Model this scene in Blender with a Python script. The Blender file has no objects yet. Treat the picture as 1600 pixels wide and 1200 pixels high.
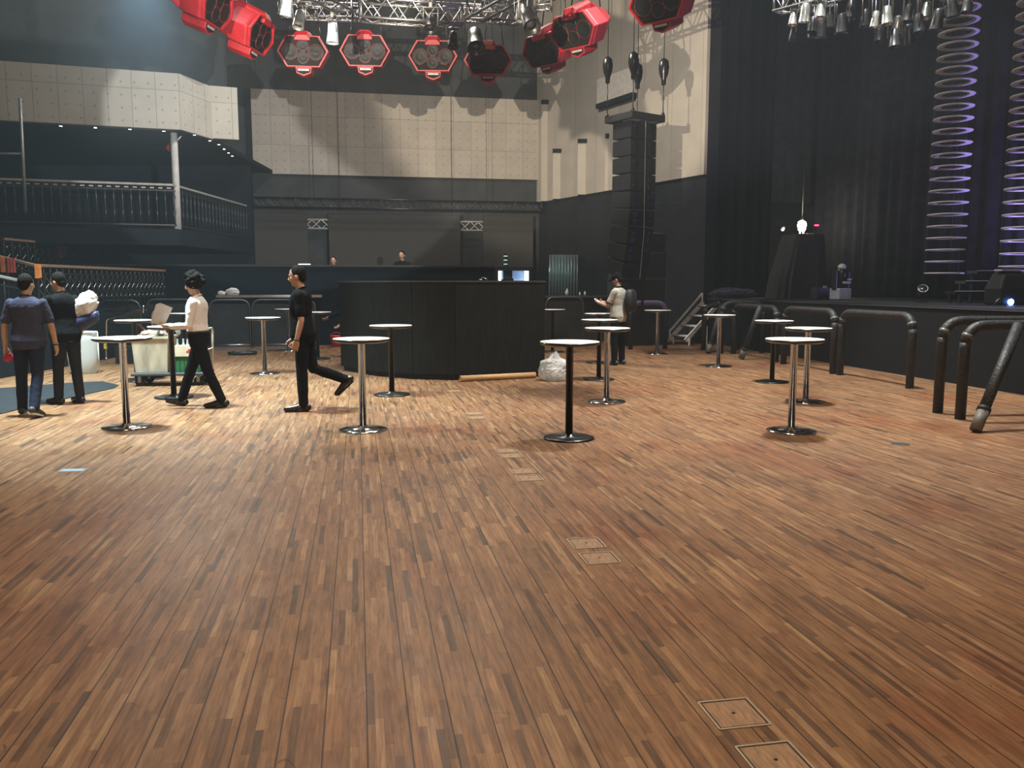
import bpy, bmesh, math, random
from mathutils import Vector, Matrix, Euler

random.seed(7)
SC = bpy.context.scene
COL = SC.collection
R = math.radians
PI = math.pi

# ------------------------------------------------------------------ camera
CAM_H, FPX, PITCH = 1.57, 1300.0, math.atan(155.0 / 1300.0)
cd = bpy.data.cameras.new('camera')
cd.sensor_width = 36.0
cd.lens = 36.0 * FPX / 1600.0
cd.clip_start, cd.clip_end = 0.05, 200
cam = bpy.data.objects.new('camera', cd)
COL.objects.link(cam)
cam.location = (0, 0, CAM_H)
cam.rotation_euler = (PI / 2 - PITCH, 0, 0)
SC.camera = cam

SC.view_settings.view_transform = 'Standard'
SC.view_settings.look = 'None'
SC.view_settings.gamma = 1.0
SC.view_settings.use_curve_mapping = False
SC.view_settings.exposure = 0.0
SC.cycles.max_bounces = 6
SC.cycles.diffuse_bounces = 3
SC.cycles.glossy_bounces = 3
SC.cycles.transmission_bounces = 4
SC.cycles.transparent_max_bounces = 6
SC.cycles.volume_bounces = 0
SC.cycles.sample_clamp_indirect = 6.0
SC.cycles.caustics_reflective = False
SC.cycles.caustics_refractive = False

# ------------------------------------------------------------------ world: dim hall air with stage haze
W = bpy.data.worlds.new('hall_air')
SC.world = W
W.use_nodes = True
wn = W.node_tree
wn.nodes['Background'].inputs['Color'].default_value = (0.55, 0.62, 0.7, 1)
wn.nodes['Background'].inputs['Strength'].default_value = 0.02
vs = wn.nodes.new('ShaderNodeVolumeScatter')
vs.inputs['Color'].default_value = (0.80, 0.91, 1.0, 1)
vs.inputs['Density'].default_value = 0.0016
vs.inputs['Anisotropy'].default_value = 0.1
wn.links.new(vs.outputs[0], wn.nodes['World Output'].inputs['Volume'])

# ------------------------------------------------------------------ house lights
def look_rot(loc, target):
    return (Vector(target) - Vector(loc)).to_track_quat('-Z', 'Y').to_euler()

def area(name, loc, target, size, power, col, size_y=None, spread=180):
    l = bpy.data.lights.new(name, 'AREA')
    l.energy, l.color, l.size = power, col, size
    if size_y:
        l.shape, l.size_y = 'RECTANGLE', size_y
    l.spread = R(spread)
    o = bpy.data.objects.new(name, l)
    COL.objects.link(o)
    o.location, o.rotation_euler = loc, look_rot(loc, target)
    return o

def spot(name, loc, target, power, col, angle, blend=0.1, radius=0.05):
    l = bpy.data.lights.new(name, 'SPOT')
    l.energy, l.color, l.spot_size, l.spot_blend, l.shadow_soft_size = power, col, R(angle), blend, radius
    o = bpy.data.objects.new(name, l)
    COL.objects.link(o)
    o.location, o.rotation_euler = loc, look_rot(loc, target)
    return o

WARM, NEUT, COOL, BLUE = (1.0, 0.80, 0.58), (1.0, 0.93, 0.82), (0.82, 0.93, 1.0), (0.45, 0.7, 1.0)
area('house_light_rear', (0.5, -4.0, 9.5), (0.5, 3.0, 0), 3.0, 760, (1.0, 0.76, 0.53))
spot('house_pool_mid', (0.8, 7.5, 12.0), (0.8, 7.5, 0), 4300, (1.0, 0.86, 0.66), 90, 1.0, 0.6)
area('house_light_left', (-7.5, 20.5, 9.8), (-5.0, 9.0, 0), 1.5, 260, (0.95, 0.97, 0.9), spread=120)
spot('house_pool_left', (-6.2, 10.5, 11.0), (-5.8, 11.6, 0), 26000, (0.76, 0.98, 1.0), 62, 1.0, 0.5)
area('house_light_far', (-2.0, 19.0, 10.5), (-1.0, 20.5, 0), 2.0, 950, NEUT)
spot('house_pool_right', (3.9, 12.6, 12.0), (3.9, 12.4, 0), 11500, (0.95, 1.0, 0.98), 80, 1.0, 0.5)
WASH, WASH2 = (3.5, -2.0, 2.4), (-4.5, -3.0, 2.6)
spot('wall_wash_white', WASH, (-6.2, 24.0, 7.9), 15500, (1.0, 0.99, 0.99), 28, 0.08, 0.04)
spot('wall_wash_warm', WASH2, (1.4, 27.0, 8.4), 27000, (1.0, 0.86, 0.68), 24, 0.3, 0.02)
spot('blue_beam', (-6.4, 15.3, 7.3), (-7.0, 16.0, 2.0), 800, (0.38, 0.74, 1.0), 95, 1.0, 0.1)
area('stage_violet', (10.9, 16.6, 1.4), (10.4, 16.2, 7.5), 0.5, 220, (0.42, 0.32, 1.0))

# ------------------------------------------------------------------ room frame and pixel rays (camera model of the photo)
ANG = R(10.45)
UX, VX = Vector((math.cos(ANG), math.sin(ANG), 0)), Vector((-math.sin(ANG), math.cos(ANG), 0))

def RF(u, v, z=0.0):
    return UX * u + VX * v + Vector((0, 0, z))

def uv_of(p):
    return p.dot(UX), p.dot(VX)

def ray(px, py):
    dx, dy = (px - 800) / FPX, (600 - py) / FPX
    f, up = Vector((0, math.cos(PITCH), -math.sin(PITCH))), Vector((0, math.sin(PITCH), math.cos(PITCH)))
    return f + up * dy + Vector((dx, 0, 0))

O = Vector((0, 0, CAM_H))
def at_z(px, py, z=0.0):
    d = ray(px, py); return O + d * ((z - CAM_H) / d.z)
def at_y(px, py, y):
    d = ray(px, py); return O + d * (y / d.y)
def at_v(px, py, v):
    d = ray(px, py); return O + d * (v / d.dot(VX))
def at_u(px, py, u):
    d = ray(px, py); return O + d * (u / d.dot(UX))
def at_line(px, py, a, b):
    """the point where the pixel's ray meets the upright plane through a and b"""
    n = Vector((-(b[1] - a[1]), b[0] - a[0], 0)); d = ray(px, py)
    return O + d * ((Vector((a[0], a[1], 0)) - O).dot(n) / d.dot(n))

# ------------------------------------------------------------------ materials
MATS = {}
def mat(name, col, rough=0.6, metal=0.0, var=0.12, scale=9.0, bump=0.0, bscale=60.0, emit=None, estr=1.0, spec=0.5, stretch=None):
    if name in MATS:
        return MATS[name]
    m = bpy.data.materials.new(name); m.use_nodes = True
    nt = m.node_tree; N, L = nt.nodes, nt.links
    b = N['Principled BSDF']
    b.inputs['Roughness'].default_value = rough
    b.inputs['Metallic'].default_value = metal
    b.inputs['Specular IOR Level'].default_value = spec
    tc = N.new('ShaderNodeTexCoord')
    src = tc.outputs['Object']
    if stretch:
        mp = N.new('ShaderNodeMapping'); mp.inputs['Scale'].default_value = stretch
        L.new(src, mp.inputs['Vector']); src = mp.outputs['Vector']
    nz = N.new('ShaderNodeTexNoise'); nz.inputs['Scale'].default_value = scale; nz.inputs['Detail'].default_value = 4
    L.new(src, nz.inputs['Vector'])
    rp = N.new('ShaderNodeValToRGB')
    lo, hi = [max(0, c * (1 - var)) for c in col], [min(1, c * (1 + var)) for c in col]
    rp.color_ramp.elements[0].position, rp.color_ramp.elements[1].position = 0.3, 0.7
    rp.color_ramp.elements[0].color, rp.color_ramp.elements[1].color = (*lo, 1), (*hi, 1)
    L.new(nz.outputs['Fac'], rp.inputs['Fac']); L.new(rp.outputs['Color'], b.inputs['Base Color'])
    if bump:
        n2 = N.new('ShaderNodeTexNoise'); n2.inputs['Scale'].default_value = bscale; n2.inputs['Detail'].default_value = 3
        L.new(src, n2.inputs['Vector'])
        bp = N.new('ShaderNodeBump'); bp.inputs['Strength'].default_value = bump; bp.inputs['Distance'].default_value = 0.02
        L.new(n2.outputs['Fac'], bp.inputs['Height']); L.new(bp.outputs['Normal'], b.inputs['Normal'])
    if emit:
        b.inputs['Emission Color'].default_value = (*emit, 1); b.inputs['Emission Strength'].default_value = estr
    MATS[name] = m
    return m

def math_node(nt, op, a, b=None, c=None):
    n = nt.nodes.new('ShaderNodeMath'); n.operation = op
    for k, x in enumerate((a, b, c)):
        if x is None: continue
        if isinstance(x, (int, float)): n.inputs[k].default_value = x
        else: nt.links.new(x, n.inputs[k])
    return n.outputs[0]

def mix_col(nt, fac, a, b, mode='MIX'):
    n = nt.nodes.new('ShaderNodeMix'); n.data_type = 'RGBA'; n.blend_type = mode
    for sock, x in ((n.inputs[0], fac), (n.inputs[6], a), (n.inputs[7], b)):
        if isinstance(x, (int, float)): sock.default_value = x
        elif isinstance(x, tuple): sock.default_value = x
        else: nt.links.new(x, sock)
    return n.outputs[2]

def ramp(nt, fac, stops):
    n = nt.nodes.new('ShaderNodeValToRGB'); e = n.color_ramp.elements
    while len(e) < len(stops): e.new(0.5)
    for k, (p, c) in enumerate(stops):
        e[k].position, e[k].color = p, (*c, 1)
    nt.links.new(fac, n.inputs['Fac']); return n.outputs['Color']

def noise(nt, vec, scale, detail=3, rough=0.5, sc=(1, 1, 1)):
    mp = nt.nodes.new('ShaderNodeMapping'); mp.inputs['Scale'].default_value = sc
    nt.links.new(vec, mp.inputs['Vector'])
    n = nt.nodes.new('ShaderNodeTexNoise'); n.inputs['Scale'].default_value = scale
    n.inputs['Detail'].default_value = detail; n.inputs['Roughness'].default_value = rough
    nt.links.new(mp.outputs['Vector'], n.inputs['Vector']); return n.outputs['Fac']

def white(nt, *vals):
    n = nt.nodes.new('ShaderNodeTexWhiteNoise'); n.noise_dimensions = '3D'
    cmb = nt.nodes.new('ShaderNodeCombineXYZ')
    for k, v in enumerate(vals):
        if isinstance(v, (int, float)): cmb.inputs[k].default_value = v
        else: nt.links.new(v, cmb.inputs[k])
    nt.links.new(cmb.outputs[0], n.inputs['Vector']); return n.outputs['Value']

def parquet_material():
    """old oiled strip parquet: boards of five narrow staves, dark seams between boards, scuffs and red stains"""
    m = bpy.data.materials.new('strip_parquet'); m.use_nodes = True
    nt = m.node_tree; b = nt.nodes['Principled BSDF']
    tc = nt.nodes.new('ShaderNodeTexCoord'); P = tc.outputs['Object']
    sx = nt.nodes.new('ShaderNodeSeparateXYZ'); nt.links.new(P, sx.inputs[0])
    x, y = sx.outputs[0], sx.outputs[1]
    SW, BW = 0.03, 0.15
    xs = math_node(nt, 'DIVIDE', x, SW)
    i = math_node(nt, 'FLOOR', xs)
    r1 = white(nt, i, 3.1, 0.0)
    ln = math_node(nt, 'ADD', math_node(nt, 'DIVIDE', y, 0.40), math_node(nt, 'MULTIPLY', r1, 17.0))
    j = math_node(nt, 'FLOOR', ln)
    r2 = white(nt, i, j, 0.0)
    r3 = white(nt, i, j, 7.0)
    base = ramp(nt, r2, [(0.0, (0.072, 0.045, 0.027)), (0.05, (0.110, 0.062, 0.034)), (0.14, (0.178, 0.093, 0.046)), (0.5, (0.214, 0.113, 0.055)), (0.82, (0.244, 0.132, 0.066)), (1.0, (0.32, 0.195, 0.105))])
    red = mix_col(nt, math_node(nt, 'MULTIPLY', r3, 0.30), base, (0.20, 0.095, 0.058, 1))
    g = noise(nt, P, 1.0, 5, 0.65, (70, 5, 1))
    gr = ramp(nt, g, [(0.25, (0.50, 0.47, 0.45)), (0.75, (1.36, 1.36, 1.32))])
    c = mix_col(nt, 1.0, red, gr, 'MULTIPLY')
    knot = noise(nt, P, 1.0, 3, 0.6, (9, 2.2, 1))
    c = mix_col(nt, 0.8, c, ramp(nt, knot, [(0.28, (0.55, 0.5, 0.48)), (0.42, (1, 1, 1)), (0.66, (1, 1, 1)), (0.8, (1.2, 1.16, 1.1))]), 'MULTIPLY')
    big = noise(nt, P, 0.55, 4, 0.6)
    c = mix_col(nt, ramp_fac(nt, big, 0.45, 0.75), c, mix_col(nt, 1.0, c, (1.22, 1.18, 1.08, 1), 'MULTIPLY'))
    st = noise(nt, P, 0.9, 3, 0.55, (1.0, 0.7, 1))
    c = mix_col(nt, math_node(nt, 'MULTIPLY', ramp_fac(nt, st, 0.52, 0.68), 0.75), c, mix_col(nt, 1.0, c, (0.78, 0.52, 0.42, 1), 'MULTIPLY'))
    dk = noise(nt, P, 1.7, 3, 0.6, (1, 0.5, 1))
    c = mix_col(nt, math_node(nt, 'MULTIPLY', ramp_fac(nt, dk, 0.54, 0.74), 0.75), c, mix_col(nt, 1.0, c, (0.55, 0.53, 0.52, 1), 'MULTIPLY'))
    fb = math_node(nt, 'FRACT', math_node(nt, 'DIVIDE', x, BW))
    seam = math_node(nt, 'LESS_THAN', math_node(nt, 'ABSOLUTE', math_node(nt, 'SUBTRACT', fb, 0.5)), 0.482)
    fs = math_node(nt, 'FRACT', xs)
    sseam = math_node(nt, 'LESS_THAN', math_node(nt, 'ABSOLUTE', math_node(nt, 'SUBTRACT', fs, 0.5)), 0.475)
    fe = math_node(nt, 'FRACT', ln)
    eseam = math_node(nt, 'GREATER_THAN', fe, 0.006)
    sm = math_node(nt, 'MULTIPLY', math_node(nt, 'ADD', 0.2, math_node(nt, 'MULTIPLY', seam, 0.8)),
                   math_node(nt, 'MULTIPLY', math_node(nt, 'ADD', 0.82, math_node(nt, 'MULTIPLY', sseam, 0.18)), math_node(nt, 'ADD', 0.75, math_node(nt, 'MULTIPLY', eseam, 0.25))))
    sc = noise(nt, P, 1.6, 2, 0.5)
    scr = math_node(nt, 'GREATER_THAN', math_node(nt, 'ABSOLUTE', math_node(nt, 'SUBTRACT', sc, 0.5)), 0.0016)
    sc2 = noise(nt, P, 5.0, 2, 0.5)
    scr = math_node(nt, 'MAXIMUM', scr, math_node(nt, 'LESS_THAN', sc2, 0.6))
    sm = math_node(nt, 'MULTIPLY', sm, math_node(nt, 'ADD', 0.55, math_node(nt, 'MULTIPLY', scr, 0.45)))
    cmb = nt.nodes.new('ShaderNodeCombineColor')
    for k in range(3): nt.links.new(sm, cmb.inputs[k])
    c = mix_col(nt, 1.0, c, cmb.outputs[0], 'MULTIPLY')
    nt.links.new(c, b.inputs['Base Color'])
    rg = math_node(nt, 'ADD', 0.36, math_node(nt, 'MULTIPLY', noise(nt, P, 3.0, 4, 0.6, (2.5, 0.6, 1)), 0.22))
    nt.links.new(rg, b.inputs['Roughness'])
    b.inputs['Specular IOR Level'].default_value = 0.32
    bp = nt.nodes.new('ShaderNodeBump'); bp.inputs['Strength'].default_value = 0.35; bp.inputs['Distance'].default_value = 0.004
    nt.links.new(sm, bp.inputs['Height']); nt.links.new(bp.outputs[0], b.inputs['Normal'])
    return m

def ramp_fac(nt, v, a, b):
    n = nt.nodes.new('ShaderNodeMapRange'); n.clamp = True
    n.inputs[1].default_value, n.inputs[2].default_value = a, b
    nt.links.new(v, n.inputs[0]); return n.outputs[0]

def panel_material(name, col, sx, sz, dots=0.3):
    """painted board cladding: seams every sx by sz metres, a grid of bolt holes"""
    m = bpy.data.materials.new(name); m.use_nodes = True
    nt = m.node_tree; b = nt.nodes['Principled BSDF']; b.inputs['Roughness'].default_value = 0.7
    tc = nt.nodes.new('ShaderNodeTexCoord'); P = tc.outputs['Object']
    s = nt.nodes.new('ShaderNodeSeparateXYZ'); nt.links.new(P, s.inputs[0])
    x, z = s.outputs[0], s.outputs[2]
    ci, cj = math_node(nt, 'FLOOR', math_node(nt, 'DIVIDE', x, sx)), math_node(nt, 'FLOOR', math_node(nt, 'DIVIDE', z, sz))
    rv = white(nt, ci, cj, 0.0)
    tone = ramp(nt, rv, [(0.0, tuple(c * 0.9 for c in col)), (1.0, tuple(min(1, c * 1.06) for c in col))])
    nz = noise(nt, P, 1.4, 5, 0.6)
    tone = mix_col(nt, 1.0, tone, ramp(nt, nz, [(0.3, (0.88, 0.88, 0.87)), (0.7, (1.06, 1.05, 1.04))]), 'MULTIPLY')
    fx = math_node(nt, 'ABSOLUTE', math_node(nt, 'SUBTRACT', math_node(nt, 'FRACT', math_node(nt, 'DIVIDE', x, sx)), 0.5))
    fz = math_node(nt, 'ABSOLUTE', math_node(nt, 'SUBTRACT', math_node(nt, 'FRACT', math_node(nt, 'DIVIDE', z, sz)), 0.5))
    line = math_node(nt, 'MAXIMUM', math_node(nt, 'GREATER_THAN', fx, 0.5 - 0.008 / sx), math_node(nt, 'GREATER_THAN', fz, 0.5 - 0.008 / sz))
    c = mix_col(nt, math_node(nt, 'MULTIPLY', line, 0.45), tone, (0.05, 0.045, 0.04, 1))
    if dots:
        dx = math_node(nt, 'SUBTRACT', math_node(nt, 'FRACT', math_node(nt, 'DIVIDE', x, dots)), 0.5)
        dz = math_node(nt, 'SUBTRACT', math_node(nt, 'FRACT', math_node(nt, 'DIVIDE', z, dots)), 0.5)
        rr = math_node(nt, 'ADD', math_node(nt, 'MULTIPLY', dx, dx), math_node(nt, 'MULTIPLY', dz, dz))
        dm = math_node(nt, 'LESS_THAN', rr, (0.026 / dots) ** 2)
        c = mix_col(nt, math_node(nt, 'MULTIPLY', dm, 0.38), c, (0.05, 0.045, 0.04, 1))
    nt.links.new(c, b.inputs['Base Color'])
    return m

# ------------------------------------------------------------------ mesh builder
class MB:
    def __init__(s):
        s.v, s.f, s.m, s.sm = [], [], [], []
        s.mi, s.smooth = 0, False
    def face(s, idx):
        s.f.append(tuple(idx)); s.m.append(s.mi); s.sm.append(s.smooth)
    def box(s, c, size, rot=None):
        c = Vector(c); h = Vector(size) / 2
        M = rot if rot is not None else Matrix.Identity(3)
        n = len(s.v)
        for z in (-1, 1):
            for (x, y) in ((-1, -1), (1, -1), (1, 1), (-1, 1)):
                s.v.append(c + M @ Vector((x * h.x, y * h.y, z * h.z)))
        for q in ((3, 2, 1, 0), (4, 5, 6, 7), (0, 1, 5, 4), (1, 2, 6, 5), (2, 3, 7, 6), (3, 0, 4, 7)):
            s.face([n + k for k in q])
        return s
    def bar(s, p0, p1, w, h):
        p0, p1 = Vector(p0), Vector(p1); d = p1 - p0
        q = d.to_track_quat('X', 'Z').to_matrix()
        return s.box((p0 + p1) / 2, (d.length, w, h), q)
    def prism(s, poly, z0, z1):
        n, k = len(s.v), len(poly)
        a = sum(poly[i][0] * poly[(i + 1) % k][1] - poly[(i + 1) % k][0] * poly[i][1] for i in range(k))
        if a < 0: poly = poly[::-1]
        for z in (z0, z1):
            for p in poly: s.v.append(Vector((p[0], p[1], z)))
        s.face([n + i for i in reversed(range(k))]); s.face([n + k + i for i in range(k)])
        for i in range(k):
            j = (i + 1) % k; s.face([n + i, n + j, n + k + j, n + k + i])
        return s
    def extrude(s, poly, M, d0, d1):
        """poly in the local xy plane of matrix M, extruded along its z from d0 to d1 (may taper with poly2)"""
        t = MB(); t.prism(poly, d0, d1)
        return s.add(t, M)
    def add(s, o, M=None):
        n = len(s.v)
        s.v += [(M @ v) if M is not None else v.copy() for v in o.v]
        s.f += [tuple(n + i for i in q) for q in o.f]; s.m += o.m; s.sm += o.sm
        return s
    def rings(s, rings, cap=True, closed=False):
        n, k = len(s.v), len(rings[0])
        for r in rings: s.v += [Vector(p) for p in r]
        m = len(rings)
        for i in range(m if closed else m - 1):
            a, b = n + i * k, n + ((i + 1) % m) * k
            for j in range(k):
                jj = (j + 1) % k; s.face([a + j, a + jj, b + jj, b + j])
        if cap and not closed:
            s.face([n + j for j in reversed(range(k))]); s.face([n + (m - 1) * k + j for j in range(k)])
        return s
    def tube(s, pts, r, n=8, cap=True, closed=False):
        pts = [Vector(p) for p in pts]; m = len(pts)
        rr = r if isinstance(r, (list, tuple)) else [r] * m
        sm = s.smooth; s.smooth = True
        rings, up = [], None
        for i, p in enumerate(pts):
            if closed: t = pts[(i + 1) % m] - pts[i - 1]
            else: t = pts[min(i + 1, m - 1)] - pts[max(i - 1, 0)]
            t = t.normalized() if t.length > 1e-9 else Vector((0, 0, 1))
            if up is None:
                up = Vector((0, 0, 1)) if abs(t.z) < 0.9 else Vector((0, 1, 0))
            a = up - t * up.dot(t)
            if a.length < 1e-6: a = t.orthogonal()
            a.normalize(); up = a; b = t.cross(a)
            rings.append([p + (a * math.cos(2 * PI * k / n) + b * math.sin(2 * PI * k / n)) * rr[i] for k in range(n)])
        s.rings(rings, cap, closed); s.smooth = sm
        return s
    def lathe(s, prof, n=32, M=None, closed=False):
        """prof: (radius, z) from bottom to top"""
        t = MB(); t.mi = s.mi; t.smooth = True
        rings = [[Vector((max(r, 1e-4) * math.cos(2 * PI * k / n), max(r, 1e-4) * math.sin(2 * PI * k / n), z)) for k in range(n)] for r, z in prof]
        t.rings(rings, True, closed)
        return s.add(t, M)
    def ball(s, c, r, n=12, m=8, M=None):
        r = Vector((r, r, r)) if isinstance(r, (int, float)) else Vector(r); c = Vector(c)
        t = MB(); t.mi = s.mi; t.smooth = True
        rings = []
        for i in range(m + 1):
            th = -PI / 2 + PI * i / m
            cr = max(math.cos(th), 1e-3)
            rings.append([Vector((r.x * cr * math.cos(2 * PI * k / n), r.y * cr * math.sin(2 * PI * k / n), r.z * math.sin(th))) for k in range(n)])
        t.rings(rings, True)
        X = Matrix.Translation(c) @ (M.to_4x4() if M is not None else Matrix.Identity(4))
        return s.add(t, X)
    def mesh(s, name, mats):
        me = bpy.data.meshes.new(name)
        me.from_pydata([tuple(v) for v in s.v], [], s.f)
        for m in (mats if isinstance(mats, (list, tuple)) else [mats]): me.materials.append(m)
        me.polygons.foreach_set('material_index', s.m); me.polygons.foreach_set('use_smooth', s.sm)
        me.update(); return me
    def build(s, name, mats, parent=None, bevel=0.0, seg=2):
        me = s.mesh(name, mats)
        o = bpy.data.objects.new(name, me); COL.objects.link(o)
        if parent is not None: o.parent = parent
        if bevel:
            md = o.modifiers.new('bevel', 'BEVEL'); md.width = bevel; md.segments = seg; md.limit_method = 'ANGLE'; md.angle_limit = R(40)
        return o

def tag(o, label=None, cat=None, group=None, kind=None):
    for k, v in (('label', label), ('category', cat), ('group', group), ('kind', kind)):
        if v: o[k] = v
    return o

def thing(name, label, cat, loc=(0, 0, 0), rz=0.0, group=None):
    o = bpy.data.objects.new(name, None); COL.objects.link(o)
    o.empty_display_size = 0.1; o.location = loc; o.rotation_euler = (0, 0, rz)
    return tag(o, label, cat, group)

KIDS = {}
def copy_tree(o, parent=None):
    c = o.copy(); COL.objects.link(c)
    if parent is not None: c.parent = parent
    for ch in o.children: copy_tree(ch, c)
    return c

def struct(name, mb, m, loc=(0, 0, 0), rz=0.0, parent=None, bevel=0.0):
    o = mb.build(name, m, parent, bevel); o.location = loc; o.rotation_euler = (0, 0, rz)
    o['kind'] = 'structure'
    return o

def arc_path(corners, rad, n=6):
    """polyline with its inner corners rounded"""
    P = [Vector(p) for p in corners]; out = [P[0]]
    for i in range(1, len(P) - 1):
        a, b = (P[i - 1] - P[i]).normalized(), (P[i + 1] - P[i]).normalized()
        s, e = P[i] + a * rad, P[i] + b * rad
        for k in range(n + 1):
            t = k / n; out.append(s * (1 - t) ** 2 + P[i] * 2 * t * (1 - t) + e * t * t)
    return out + [P[-1]]

# ------------------------------------------------------------------ shared materials
BLACK = mat('black_paint', (0.012, 0.012, 0.013), 0.6, spec=0.3)
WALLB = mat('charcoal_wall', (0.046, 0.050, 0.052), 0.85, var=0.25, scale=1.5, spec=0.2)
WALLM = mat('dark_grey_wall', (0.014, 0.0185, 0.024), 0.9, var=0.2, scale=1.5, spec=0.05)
CURT = mat('black_velour', (0.005, 0.005, 0.006), 0.95, var=0.3, scale=3, spec=0.0)
CURTG = mat('grey_velour', (0.035, 0.036, 0.04), 0.95, var=0.3, scale=3, spec=0.1)
CHROME = mat('chrome', (0.72, 0.72, 0.72), 0.13, 1.0, var=0.05)
ALU = mat('aluminium', (0.40, 0.40, 0.39), 0.38, 1.0, var=0.1)
STEEL = mat('dull_steel', (0.3, 0.3, 0.31), 0.45, 0.9, var=0.15)
BLKMET = mat('black_metal', (0.012, 0.012, 0.012), 0.28, 0.0, spec=0.5)
WHITE = mat('white_laminate', (0.82, 0.80, 0.76), 0.4, var=0.03)
FOAM = mat('black_foam_padding', (0.018, 0.018, 0.019), 0.55, var=0.3, scale=14, bump=0.5, bscale=25, spec=0.45)
RUB = mat('black_rubber', (0.015, 0.015, 0.016), 0.8, spec=0.3)

# ------------------------------------------------------------------ the setting
fl = MB(); fl.box((0, 13, -0.15), (50, 46, 0.3))
struct('floor', fl, parquet_material(), rz=ANG)
cl = MB(); cl.box((0, 13, 13.15), (50, 46, 0.3))
struct('ceiling', cl, BLACK, rz=ANG)

def wall_uv(name, u0, u1, v0, v1, z0, z1, m, bevel=0.0):
    b = MB(); b.box(((u1 - u0) / 2, (v1 - v0) / 2, (z1 - z0) / 2), (u1 - u0, v1 - v0, z1 - z0))
    p = RF(u0, v0, z0)
    return struct(name, b, m, p, ANG, bevel=bevel)

wall_uv('wall_back', -17, 6.6, 30.1, 30.5, 0, 13, WALLB)
wall_uv('wall_left', -17.4, -17, -6, 30.5, 0, 13, WALLB)
wall_uv('wall_right', 18.5, 18.9, -6, 30.5, 0, 13, WALLB)
wall_uv('wall_front', -17.4, 18.9, -6.4, -6, 0, 13, WALLB)
wall_uv('wall_stage_end', 9.0, 18.9, 27.2, 27.6, 0, 13, WALLB)

PANEL = panel_material('grey_board_cladding', (0.40, 0.365, 0.315), 0.62, 0.97)
PANELL = panel_material('pale_board_cladding', (0.44, 0.43, 0.385), 0.53, 0.92)
PANELS = panel_material('smooth_board_cladding', (0.42, 0.385, 0.335), 1.25, 9.0, 0)

# upper cladding of the far wall, between two dark bands
pl, pr = at_v(396, 271, 29.95), at_v(841, 280, 29.95)
ul, ur = uv_of(pl)[0], uv_of(pr)[0]
wall_uv('trim_1', ul, ur, 29.93, 30.1, pl.z, at_v(600, 147, 29.95).z, PANEL)
wall_uv('trim_2', ul - 0.16, ul - 0.02, 29.86, 30.1, pl.z, at_v(390, 139, 29.9).z, WALLM)

# canted side wall that runs from the far corner towards the stage
CA, CB = Vector((0.98, 30.75, 0)), Vector((5.25, 22.95, 0))
cdir = (CB - CA).normalized(); clen = (CB - CA).length; crz = math.atan2(cdir.y, cdir.x)
zlow = 4.52
b = MB(); b.box((clen / 2, 0.2, 6.5), (clen, 0.4, 13)); struct('wall_canted', b, mat('black_side_wall', (0.02, 0.021, 0.024), 0.9, var=0.2, scale=1.5, spec=0.1), CA, crz)
b = MB(); b.box((clen / 2, -0.05, (12.9 - zlow) / 2), (clen, 0.1, 12.9 - zlow)); struct('trim_3', b, PANELS, CA + Vector((0, 0, zlow)), crz)
def along(px, py):
    p = at_line(px, py, CA, CB); return (p - CA).dot(cdir), p.z
k = 4
for x0, x1, yt in ((846, 861, 165), (864, 881, 241), (903, 921, 226), (946, 956, 217)):
    # upright flaps that turn out of the canted wall to face down the hall
    P0, P1 = at_line(x0, yt, CA, CB), at_line(x1, yt, CA, CB)
    Q = at_y(x0, yt, P1.y); n_ = Vector((-cdir.y, cdir.x, 0)); n_ = n_ if n_.y < 0 else -n_
    c0 = Vector((P1.x, P1.y, 0)); inset = -n_ * 0.02
    poly = [(P1 - c0 + inset), (Q - c0), (P0 - c0 + inset)]
    zt = at_line((x0 + x1) / 2, yt, CA, CB).z
    b = MB(); b.prism([(p.x, p.y) for p in poly], zlow, zt)
    b.mi = 1; ctr_ = (poly[0] + poly[1] + poly[2]) / 3
    b.prism([((p.x - ctr_.x) * 1.12 + ctr_.x, (p.y - ctr_.y) * 1.12 + ctr_.y - 0.04) for p in poly], zt, zt + 0.13)
    struct('trim_%d' % k, b, [PANELS, WALLM], c0); k += 1
s0, zt = along(943, 126); s1 = along(1000, 133)[0]
b = MB(); b.box(((s1 - s0) / 2, -0.12, 0.38), (s1 - s0, 0.26, 0.76)); b.mi = 1; b.box(((s1 - s0) / 2, -0.14, -0.06), (s1 - s0, 0.30, 0.14))
struct('trim_8', b, [mat('pale_painted_board', (0.60, 0.57, 0.52), 0.7), WALLM], CA + cdir * s0 + Vector((0, 0, zt - 0.76)), crz)

# three fabric covered panels under the far truss
FABR = mat('taupe_fabric', (0.058, 0.055, 0.05), 0.95, var=0.12, scale=30, spec=0.1)
for (x0, x1, y0, y1, lab) in ((393, 480, 331, 413, 'large taupe fabric panel on the far wall, left of the three'),
                              (515, 719, 335, 416, 'widest taupe fabric panel, middle of the far wall behind the mixing booth'),
                              (755, 833, 337, 418, 'taupe fabric panel at the right end of the far wall, above the lit doorway')):
    a_, c_ = at_v(x0, y1, 29.4), at_v(x1, y0, 29.4)
    u0, u1 = uv_of(a_)[0], uv_of(c_)[0]
    b = MB(); b.box(((u1 - u0) / 2, 0, (c_.z - a_.z) / 2), (u1 - u0, 0.08, c_.z - a_.z))
    o = b.build('acoustic_panel', FABR, bevel=0.015); o.location = RF(u0, 29.4, a_.z); o.rotation_euler.z = ANG
    o.name = 'acoustic_panel'
    tag(o, lab, 'wall panel', 'fabric panels on the far wall')

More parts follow.
